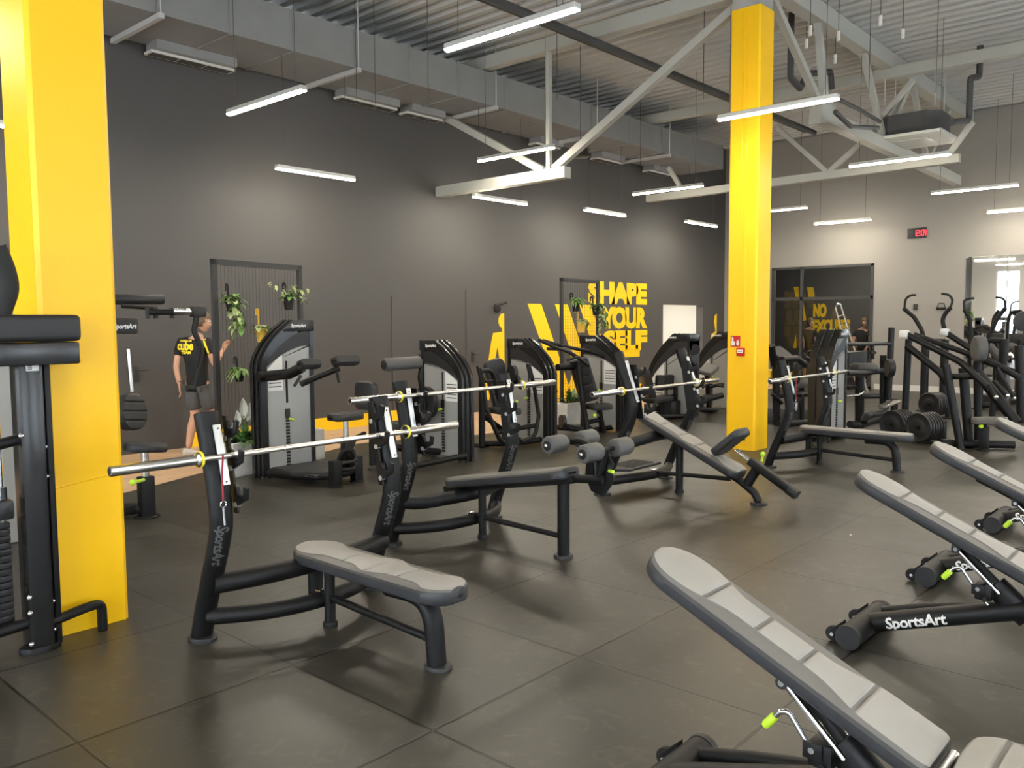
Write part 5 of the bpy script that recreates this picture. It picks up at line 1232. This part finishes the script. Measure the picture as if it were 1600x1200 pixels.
def trail(mb,path,n,ln,wd,key):
    mb.use(key); P=smooth_path(path,6)
    for k in range(n):
        p=V3(P[int(k/n*(len(P)-1))]); leafy(mb,p,1,ln,wd,.9,.03,(-.5,.7),key)
def planter(root_loc,rz,L,W,H,label):
    t=thing('planter_box',root_loc,rz,label,'planter')
    m=MB(); th=.03
    m.prism([(0,0,0),(L,0,0),(L,W,0),(0,W,0)],(0,0,.02)); 
    for a,b in (((0,0,0),(L,th,H)),((0,W-th,0),(L,W,H)),((0,th,0),(th,W-th,H)),((L-th,th,0),(L,W-th,H))): m.box2(a,b,.004,seg=1)
    m.build('box','planter_grey',t); m=MB(); m.box2((th,th,.02),(L-th,W-th,H-.04)); m.build('soil','soil',t,smooth=False)
    return t
def trellis(a,b,z0,H,label):
    a=V3(a); b=V3(b); t=thing('trellis',(a.x,a.y,0),math.atan2(b.y-a.y,b.x-a.x),label,'trellis'); L=(b-a).length
    m=MB()
    for x in (0,L): m.box2((x-.03,-.02,z0),(x+.03,.02,H))
    m.box2((-.03,-.02,H-.06),(L+.03,.02,H)); m.box2((-.03,-.02,z0+.02),(L+.03,.02,z0+.06)); m.build('frame','frame_dark',t,smooth=False)
    m=MB(); n=int(L/.05)
    for k in range(1,n): x=L*k/n; m.box2((x-.0013,-.003,z0),(x+.0013,.0,H-.03))
    k=0; z=z0+.05
    while z<H-.05: m.box2((0,0,z-.0013),(L,.003,z+.0013)); z+=.05
    g=m.build('wire_mesh','frame_dark',t,smooth=False)
    return t
ang=math.radians(13)
pl1=planter((2.41,5.75,0),ang,1.46,.25,.37,'long pale grey planter box under the first trellis with white flowers')
trellis((2.40,6.02,0),(3.69,6.32,0),.0,2.37,'tall black wire trellis behind the walking man, hung with four pots')
pl2=planter((8.2,5.70,0),.05,1.15,.24,.36,'pale planter box under the second trellis, between two weight towers')
trellis((8.42,5.98,0),(9.48,6.03,0),.0,2.37,'black wire trellis in front of the yellow lettering')
# peace lily
pf=thing('peace_lily',(2.66,5.92,.33),0,'dark leafy plant with white flowers in the long grey planter','plant')
m=MB(); leafy(m,(2.66,5.92,.33),46,.40,.085,.55,.10,(.5,1.35),'leaf_dark'); leafy(m,(2.68,5.93,.33),16,.34,.08,.6,.12,(.3,1.2),'leaf'); m.build('foliage',None,pf,world=True,recalc=False)
for p,sz in (((2.635,5.900,0.724),1.35),((2.720,5.900,0.674),1.25),((2.562,5.900,0.617),1.1),((2.505,5.900,0.530),.6),((2.458,5.900,0.521),.5),((2.679,5.900,0.628),.6)):
    p=V3(p); s=V3((2.66,5.92,.36))
    m=MB(); m.tube(smooth_path([s,s.lerp(p,.6)+V3((0,0,.05)),p+V3((0,0,-.07*sz))],4),.006,6); st=m.build('flower_stem','leaf',pf,world=True)
    m=MB(); rows=[]
    for j,(t_,w) in enumerate(((0,.1),(.25,.8),(.5,1),(.75,.7),(1,.03))):
        c=p+V3((0,0,(-.08+t_*.17)*sz)); w*=.04*sz
        rows.append([c+V3((-w,-.01,0)),c+V3((0,.012,0)),c+V3((w,-.01,0))])
    m.grid(rows); m.build('flower','petal',st,world=True,recalc=False)
pf=thing('yucca',(8.55,5.84,.32),0,'dark green spiky plant in the second planter behind the press machine','plant')
m=MB(); leafy(m,(8.5,5.84,.32),40,.45,.06,.4,.08,(.3,1.3),'leaf_dark'); leafy(m,(8.8,5.84,.32),30,.4,.06,.4,.1,(.3,1.2),'leaf'); m.build('foliage',None,pf,world=True,recalc=False)
def hang_pot(p,r,h,key,label,hook,fn):
    p=V3(p); t=thing('hanging_pot',p,0,label,'hanging plant')
    m=MB(); m.lathe([(r*.72,0),(r,h),(r*1.06,h),(r*1.06,h+.012),(r*.93,h+.012),(r*.9,h-.02)],p,(0,0,1),18); m.build('pot',key,t,world=True)
    m=MB(); hp=fillet([p+V3((0,r*.9,h*.6)),p+V3((0,r*.9,h+hook)),p+V3((0,r*.9+.05,h+hook+.01)),p+V3((0,r*.9+.05,h+hook-.06))],.03)
    m.tube(hp,1,sec=[(x*.016,y*.004) for x,y in RSQ],up=(1,0,0)); m.build('hook',key,t,world=True)
    m=MB(); fn(m,p+V3((0,0,h))); m.build('foliage',None,t,world=True,recalc=False)
    return t
def ivy(m,c):
    leafy(m,c,40,.12,.07,.6,.06,(.0,1.2),'leaf'); leafy(m,c,14,.12,.06,.6,.06,(0,1.),'leaf_pale')
    for k in range(4):
        d=V3((random.uniform(-.02,.14),-.07,0)); trail(m,[c,c+d+V3((0,0,-.06)),c+d*1.2+V3((0,0,-.25)),c+d*1.4+V3((0,0,-.40+.05*k))],20,.09,.06,'leaf' if k%2 else 'leaf_pale')
def sprawl(m,c):
    leafy(m,c,34,.16,.04,.5,.05,(.0,1.1),'leaf')
    for d in (V3((-.26,-.03,.16)),V3((.25,-.03,.10)),V3((.1,-.05,.14)),V3((.22,-.05,-.05))): trail(m,[c,c+d*.5+V3((0,0,.04)),c+d],16,.07,.035,'leaf_pale')
def spider(m,c): leafy(m,c,46,.22,.035,1.0,.04,(.2,1.2),'leaf'); leafy(m,c,14,.20,.03,1.,.04,(.2,1.2),'leaf_pale')
def bushy(m,c): leafy(m,c,40,.13,.06,.7,.06,(-.1,1.1),'leaf_pale'); leafy(m,c+V3((.09,-.02,-.02)),16,.1,.05,.9,.05,(-.3,.9),'leaf')
def at(p,dz): return (p[0],p[1],p[2]+dz)
hang_pot(at((2.585,6.000,1.863),-.06),.06,.13,'rubber_black','black pot with trailing ivy at the upper left of the first trellis',.16,ivy)
hang_pot(at((3.418,6.150,1.896),-.07),.065,.14,'rubber_black','black pot with sprawling stems at the upper right of the first trellis',.17,sprawl)
hang_pot(at((3.004,6.080,1.532),-.08),.068,.15,'yellow_pot','yellow pot with pale plant beside the first weight tower',.22,bushy)
hang_pot(at((2.659,6.000,1.082),-.06),.055,.11,'rubber_black','black pot with grassy leaves lowest on the first trellis',.15,spider)
hang_pot(at((8.763,5.950,1.890),-.06),.075,.17,'rubber_black','black pot with pale leaves at the upper left of the second trellis',.12,spider)
hang_pot(at((9.316,5.950,1.819),-.05),.07,.15,'rubber_black','black pot with dark drooping leaves at the right of the second trellis',.15,ivy)
hang_pot(at((8.902,5.950,1.562),-.08),.08,.17,'yellow_pot','yellow pot with white flowers in the middle of the second trellis',.22,bushy)

# ------------------------------------------------------------------ people
def skin_mesh(joints, edges, root, sub=2):
    me=bpy.data.meshes.new('sk'); names=list(joints); ix={n:i for i,n in enumerate(names)}
    me.from_pydata([joints[n][0] for n in names],[(ix[a],ix[b]) for a,b in edges],[])
    ob=bpy.data.objects.new('sk',me); COL.objects.link(ob)
    md=ob.modifiers.new('s','SKIN'); md.use_smooth_shade=True
    for n in names:
        sv=me.skin_vertices[0].data[ix[n]]; r=joints[n][1]; sv.radius=(r,r) if isinstance(r,float) else r; sv.use_root=(n==root)
    ss=ob.modifiers.new('u','SUBSURF'); ss.levels=sub; ss.render_levels=sub
    dg=bpy.context.evaluated_depsgraph_get(); ev=bpy.data.meshes.new_from_object(ob.evaluated_get(dg))
    vs=[v.co.copy() for v in ev.vertices]; fs=[list(p.vertices) for p in ev.polygons]
    bpy.data.objects.remove(ob); bpy.data.meshes.remove(me); bpy.data.meshes.remove(ev)
    return vs,fs
def hand(mb,w,d,side,curl):
    """w wrist, d direction of the hand, side: towards the thumb"""
    w=V3(w); d=V3(d).normalized(); s_=V3(side); s_=(s_-d*s_.dot(d)).normalized(); n=d.cross(s_)
    mb.tube([w-d*.02,w+d*.02,w+d*.055,w+d*.09],1,sec=[(x,y) for x,y in OVAL],up=s_) if False else None
    P=[w-d*.015,w+d*.03,w+d*.07,w+d*.092]; R=[(.018,.027),(.017,.036),(.016,.042),(.012,.038)]
    mb.tube(P,R,up=s_,sec=OVAL)
    for k,(o,L) in enumerate(((.030,.070),(.011,.080),(-.010,.074),(-.029,.058))):
        b=w+d*.082+s_*o; p1=b+d*L*.45+n*curl*.25*L; p2=p1+d*L*.3*(1-curl*.5)+n*curl*.35*L; p3=p2+d*L*.22*(1-curl)+n*curl*.3*L
        mb.tube([b,p1,p2,p3],[.0095,.009,.0082,.006],8)
    b=w+d*.03+s_*.03; mb.tube([b,b+s_*.022+d*.025+n*curl*.01,b+s_*.026+d*.058+n*curl*.025],[.012,.010,.007],8)
def person(loc, rz, label, J, flat=.80, head=(.13,0,1.68), look=0., hair_key='hair', hairlong=1., shirt_key='shirt', shorts_key='shorts', hem=.55, detail=True):
    t=thing('person',loc,rz,label,'person')
    def fl(p): return (p[0],p[1]*1.0,p[2])
    E=[('pelvis','spine'),('spine','chest'),('chest','neckbase'),('neckbase','neck'),('chest','shL'),('shL','elL'),('elL','wrL'),('chest','shR'),('shR','elR'),('elR','wrR'),('pelvis','hipL'),('hipL','knL'),('knL','cfL'),('cfL','anL'),('pelvis','hipR'),('hipR','knR'),('knR','cfR'),('cfR','anR')]
    for q in 'LR':
        a,b=V3(J['kn'+q]),V3(J['an'+q]); J['cf'+q]=tuple(a.lerp(b,.35)+V3((-.012,-.012,0)))
    rad={'pelvis':.135,'spine':.118,'chest':.135,'neckbase':.075,'neck':.056,'shL':.058,'shR':.058,'elL':.042,'elR':.042,'wrL':.029,'wrR':.029,'hipL':.088,'hipR':.088,'knL':.058,'knR':.058,'cfL':.060,'cfR':.060,'anL':.038,'anR':.038}
    joints={n:(V3(J[n]),rad[n]) for n in rad}
    vs,fs=skin_mesh(joints,E,'pelvis')
    def squash(v):
        if v.z>.75 and abs(v.x-J['chest'][0])<.24: return V3((v.x, v.y*flat if abs(v.y)<.2 else v.y, v.z))
        return v
    m=MB(); m.use('skin'); m.add([squash(v) for v in vs],fs)
    # head with jaw, nose, brow, lips and ears in the same surface
    hc=V3(head); n_,m_=20,16; fv=[]; ff=[]
    ca,sa=math.cos(look),math.sin(look)
    def hp(u,v):   # u around, v from chin (0) to crown (1); local +x is the face
        th=2*PI*u; ph=PI*v; z=-math.cos(ph)*.118; r=math.sin(ph)
        x=math.cos(th)*r*.094; y=math.sin(th)*r*.074
        if z<-.02: k=(-.02-z)/.1; x=x*(1-.25*k)+.022*k; y*=1-.22*k
        if math.cos(th)>.93:
            if -.055<z<.02: x+=.018*max(0,1-abs((z+.030)/.03))*1.0
            if .02<z<.05: x+=.004
        if math.cos(th)>.8 and .005<z<.028 and abs(math.sin(th))>.2: x-=.006
        if abs(math.cos(th)+.05)<.2 and -.035<z<.025: y*=1.13
        return hc+V3((x*ca-y*sa,x*sa+y*ca,z))
    for i in range(m_+1):
        for j in range(n_): fv.append(hp(j/n_,i/m_))
    for i in range(m_):
        for j in range(n_): ff.append([i*n_+j,i*n_+(j+1)%n_,(i+1)*n_+(j+1)%n_,(i+1)*n_+j])
    m.add(fv,ff)
    if detail:
        m.use('petal')
        for q in (-.028,.028): m.sphere(hc+V3(((.083*ca-q*sa),(.083*sa+q*ca),.016)),.011,8,6)
    m.use('skin')
    for q,c,sd in (('L',J.get('curlL',.45),V3((.3,-.9,0))),('R',J.get('curlR',.6),V3((-.3,-.9,0)))):
        el,wr=V3(J['el'+q]),V3(J['wr'+q]); hand(m,wr,(wr-el).normalized()+V3(J.get('hd'+q,(0,0,0))),sd,c)
    body=m.build('body',None,t,angle=75)
    # hair
    hv=[];hf=[]; 
    def keep(i,j):
        v=i/m_; th=2*PI*j/n_; c=math.cos(th)
        lim=.60 if c>.55 else (.50 if c>.0 else .30*hairlong+.02)
        return v>=lim
    for i in range(m_+1):
        for j in range(n_):
            p=hp(j/n_,i/m_); d=(p-hc).normalized(); hv.append(p+d*(.010+.016*max(0,d.z)+random.uniform(0,.008)))
    for i in range(m_):
        for j in range(n_):
            if keep(i,j): hf.append([i*n_+j,i*n_+(j+1)%n_,(i+1)*n_+(j+1)%n_,(i+1)*n_+j])
    m=MB(); m.add(hv,hf); m.build('hair',hair_key,t,recalc=True,angle=80)
    # shirt
    sh={'pelvis':(V3(J['pelvis'])+V3((0,0,-.17)),.156),'belly':(V3(J['pelvis'])+V3((0,0,.06)),.150),'spine':(V3(J['spine']),.140),'chest':(V3(J['chest']),.158),'neckbase':(V3(J['neckbase'])-V3((0,0,.035)),.085)}
    for q in 'LR':
        a=V3(J['sh'+q]); b=V3(J['el'+q]); sh['sh'+q]=(a,.074); sh['sl'+q]=(a.lerp(b,.58),.066)
    vs,fs=skin_mesh(sh,[('pelvis','belly'),('belly','spine'),('spine','chest'),('chest','neckbase'),('chest','shL'),('shL','slL'),('chest','shR'),('shR','slR')],'pelvis')
    ms=MB(); ms.add([squash(v) for v in vs],fs); so=ms.build('shirt',shirt_key,t,angle=80)
    # shorts
    st={'pelvis':(V3(J['pelvis'])+V3((0,0,.07)),.150)}
    for q in 'LR':
        a=V3(J['hip'+q]); b=V3(J['kn'+q]); st['hip'+q]=(a,.112); st['le'+q]=(a.lerp(b,(a.z-hem)/(a.z-b.z)),.098)
    vs,fs=skin_mesh(st,[('pelvis','hipL'),('hipL','leL'),('pelvis','hipR'),('hipR','leR')],'pelvis')
    ms2=MB(); ms2.add([squash(v) for v in vs],fs); ms2.build('shorts',shorts_key,t,angle=80)
    # shoes
    for q in 'LR':
        a=V3(J['an'+q]); d=V3(J.get('toe'+q,(1,-.1,0))).normalized(); sd=V3((-d.y,d.x,0))
        rows=[]; 
        for f,w,h in ((-.075,.020,.05),(-.07,.034,.085),(-.03,.040,.105),(.03,.042,.09),(.09,.047,.062),(.15,.045,.05),(.19,.030,.042),(.205,.008,.03)):
            c=V3((a.x,a.y,0))+d*f; rows.append([c+sd*(x*w)+V3((0,0,(y*.5+.5)*h)) for x,y in OVAL])
        m=MB(); n=len(rows[0]); m.add([p for r in rows for p in r],[[i*n+j,i*n+(j+1)%n,(i+1)*n+(j+1)%n,(i+1)*n+j] for i in range(len(rows)-1) for j in range(n)]+[list(range(n)),[(len(rows)-1)*n+j for j in range(n)]])
        m.build('shoe','shoe',t,angle=70)
    return t,so,ms
J=dict(pelvis=(.04,0,.95),spine=(.035,0,1.14),chest=(.03,0,1.34),neckbase=(.075,.0,1.50),neck=(.10,0,1.56),shL=(-.155,0,1.435),elL=(-.215,-.02,1.12),wrL=(-.175,-.03,.895),shR=(.20,-.03,1.435),elR=(.285,-.08,1.14),wrR=(.355,.06,1.34),hipL=(-.035,0,.88),knL=(-.01,.02,.51),anL=(-.095,-.02,.09),hipR=(.11,.01,.88),knR=(.17,.08,.50),anR=(.16,.13,.09),toeL=(1,.12,0),toeR=(.9,.4,0))
man,so,ms=person((2.93,7.55,0),-math.radians(48.2),'young man seen from behind in black team shirt and grey shorts beside the trellis',J,head=(.135,0,1.685),look=-.12)
n_=V3((-.15,1,0)).normalized(); right=V3((1,.15,0)).normalized()
def back_text(txt,h,x,z,width,bold):
    tx=text_mb(txt,h,frame((x,-.5,z),right,(0,0,1)),'shirt_yellow',0.,bold,0,'LEFT',1.,width); 
    for i,p in enumerate(tx.v): pass
    bv=BVHTree.FromPolygons([tuple(p) for p in ms.v],ms.f)
    for i,p in enumerate(tx.v):
        q=bv.ray_cast(p,V3((0,1,0)))
        if q[0] is not None: tx.v[i]=q[0]-V3((0,.004,0))
    tx.build('shirt_print',None,so,smooth=False)
back_text('FREEDOM',.035,-.135,1.445,.15,.001)
back_text('cube',.155,-.175,1.345,.215,.006)
back_text('TEAM',.045,-.125,1.295,.13,.002)
m=MB(); bv=BVHTree.FromPolygons([tuple(p) for p in ms.v],ms.f); rows=[]
for k in range(9):
    f=k/8; z=1.485-.205*f; x=.155+.075*f
    r=[]
    for w in (-.012,.012):
        q=bv.ray_cast(V3((x+w,-.6,z+w*.3)),V3((0,1,0)))
        if q[0] is not None: r.append(q[0]-V3((0,.004,0)))
    if len(r)==2: rows.append(r)
if len(rows)>1: m.grid(rows); m.build('sleeve_stripe','shirt_yellow',so,smooth=False)
# two people behind the dark glass
J2=dict(pelvis=(.0,0,.90),spine=(.0,0,1.06),chest=(.0,0,1.26),neckbase=(.02,.0,1.42),neck=(.04,0,1.47),shL=(-.16,0,1.35),elL=(-.20,-.12,1.06),wrL=(-.24,-.28,.90),shR=(.16,0,1.35),elR=(.20,-.05,1.06),wrR=(.16,-.22,.92),hipL=(-.08,0,.84),knL=(-.09,.0,.48),anL=(-.09,.02,.09),hipR=(.08,.0,.84),knR=(.09,.0,.48),anR=(.09,.02,.09),toeL=(0,-1,0),toeR=(0,-1,0))
pA=(20.200,6.703,-0.091)
person((20.2,pA[1],0),-math.radians(60),'fair haired person in dark shirt with bent bare arm behind the dark glass',J2,head=(.05,0,1.58),look=-1.,hairlong=.4)
J3=dict(J2); J3['wrL']=(-.10,-.30,1.0); J3['elR']=(.24,-.10,1.10)
pB=(20.600,5.418,-0.057)
person((20.6,pB[1],0),-math.radians(80),'person in black clothes at the right end behind the dark glass',J3,head=(.05,0,1.58),look=-1.2)

t=thing('paper_scrap',(4.244,-0.177,-0.000),.3,'tiny white scrap lying on the rubber floor','scrap')
m=MB(); m.prism([(0,0,.001),(.022,.004,.001),(.018,.018,.001),(.003,.014,.001)],(0,0,.003)); m.build('scrap','white',t,smooth=False)
# ------------------------------------------------------------------ daylight, camera, exposure
wd=bpy.data.worlds.new('world'); SC.world=wd; wd.use_nodes=True
bg=wd.node_tree.nodes['Background']; bg.inputs[0].default_value=(.80,.90,1.,1); bg.inputs[1].default_value=9.
cam=bpy.data.cameras.new('camera'); co=bpy.data.objects.new('camera',cam); COL.objects.link(co)
cam.sensor_fit='HORIZONTAL'; cam.sensor_width=36.; cam.lens=1303.125*36./1600.; cam.clip_start=.05; cam.clip_end=200
co.matrix_world=Matrix(((0.665694,0.059968,-0.743811,-2.240320),(-0.746196,0.044760,-0.664220,-2.450454),(-0.006539,0.997196,0.074544,1.669807),(0.000000,0.000000,0.000000,1.000000)))
SC.camera=co
vs=SC.view_settings; vs.view_transform='Standard'; vs.look='None'; vs.exposure=.36; vs.gamma=1.; vs.use_curve_mapping=False
SC.cycles.use_denoising=True
SC.cycles.max_bounces=8; SC.cycles.sample_clamp_indirect=6.
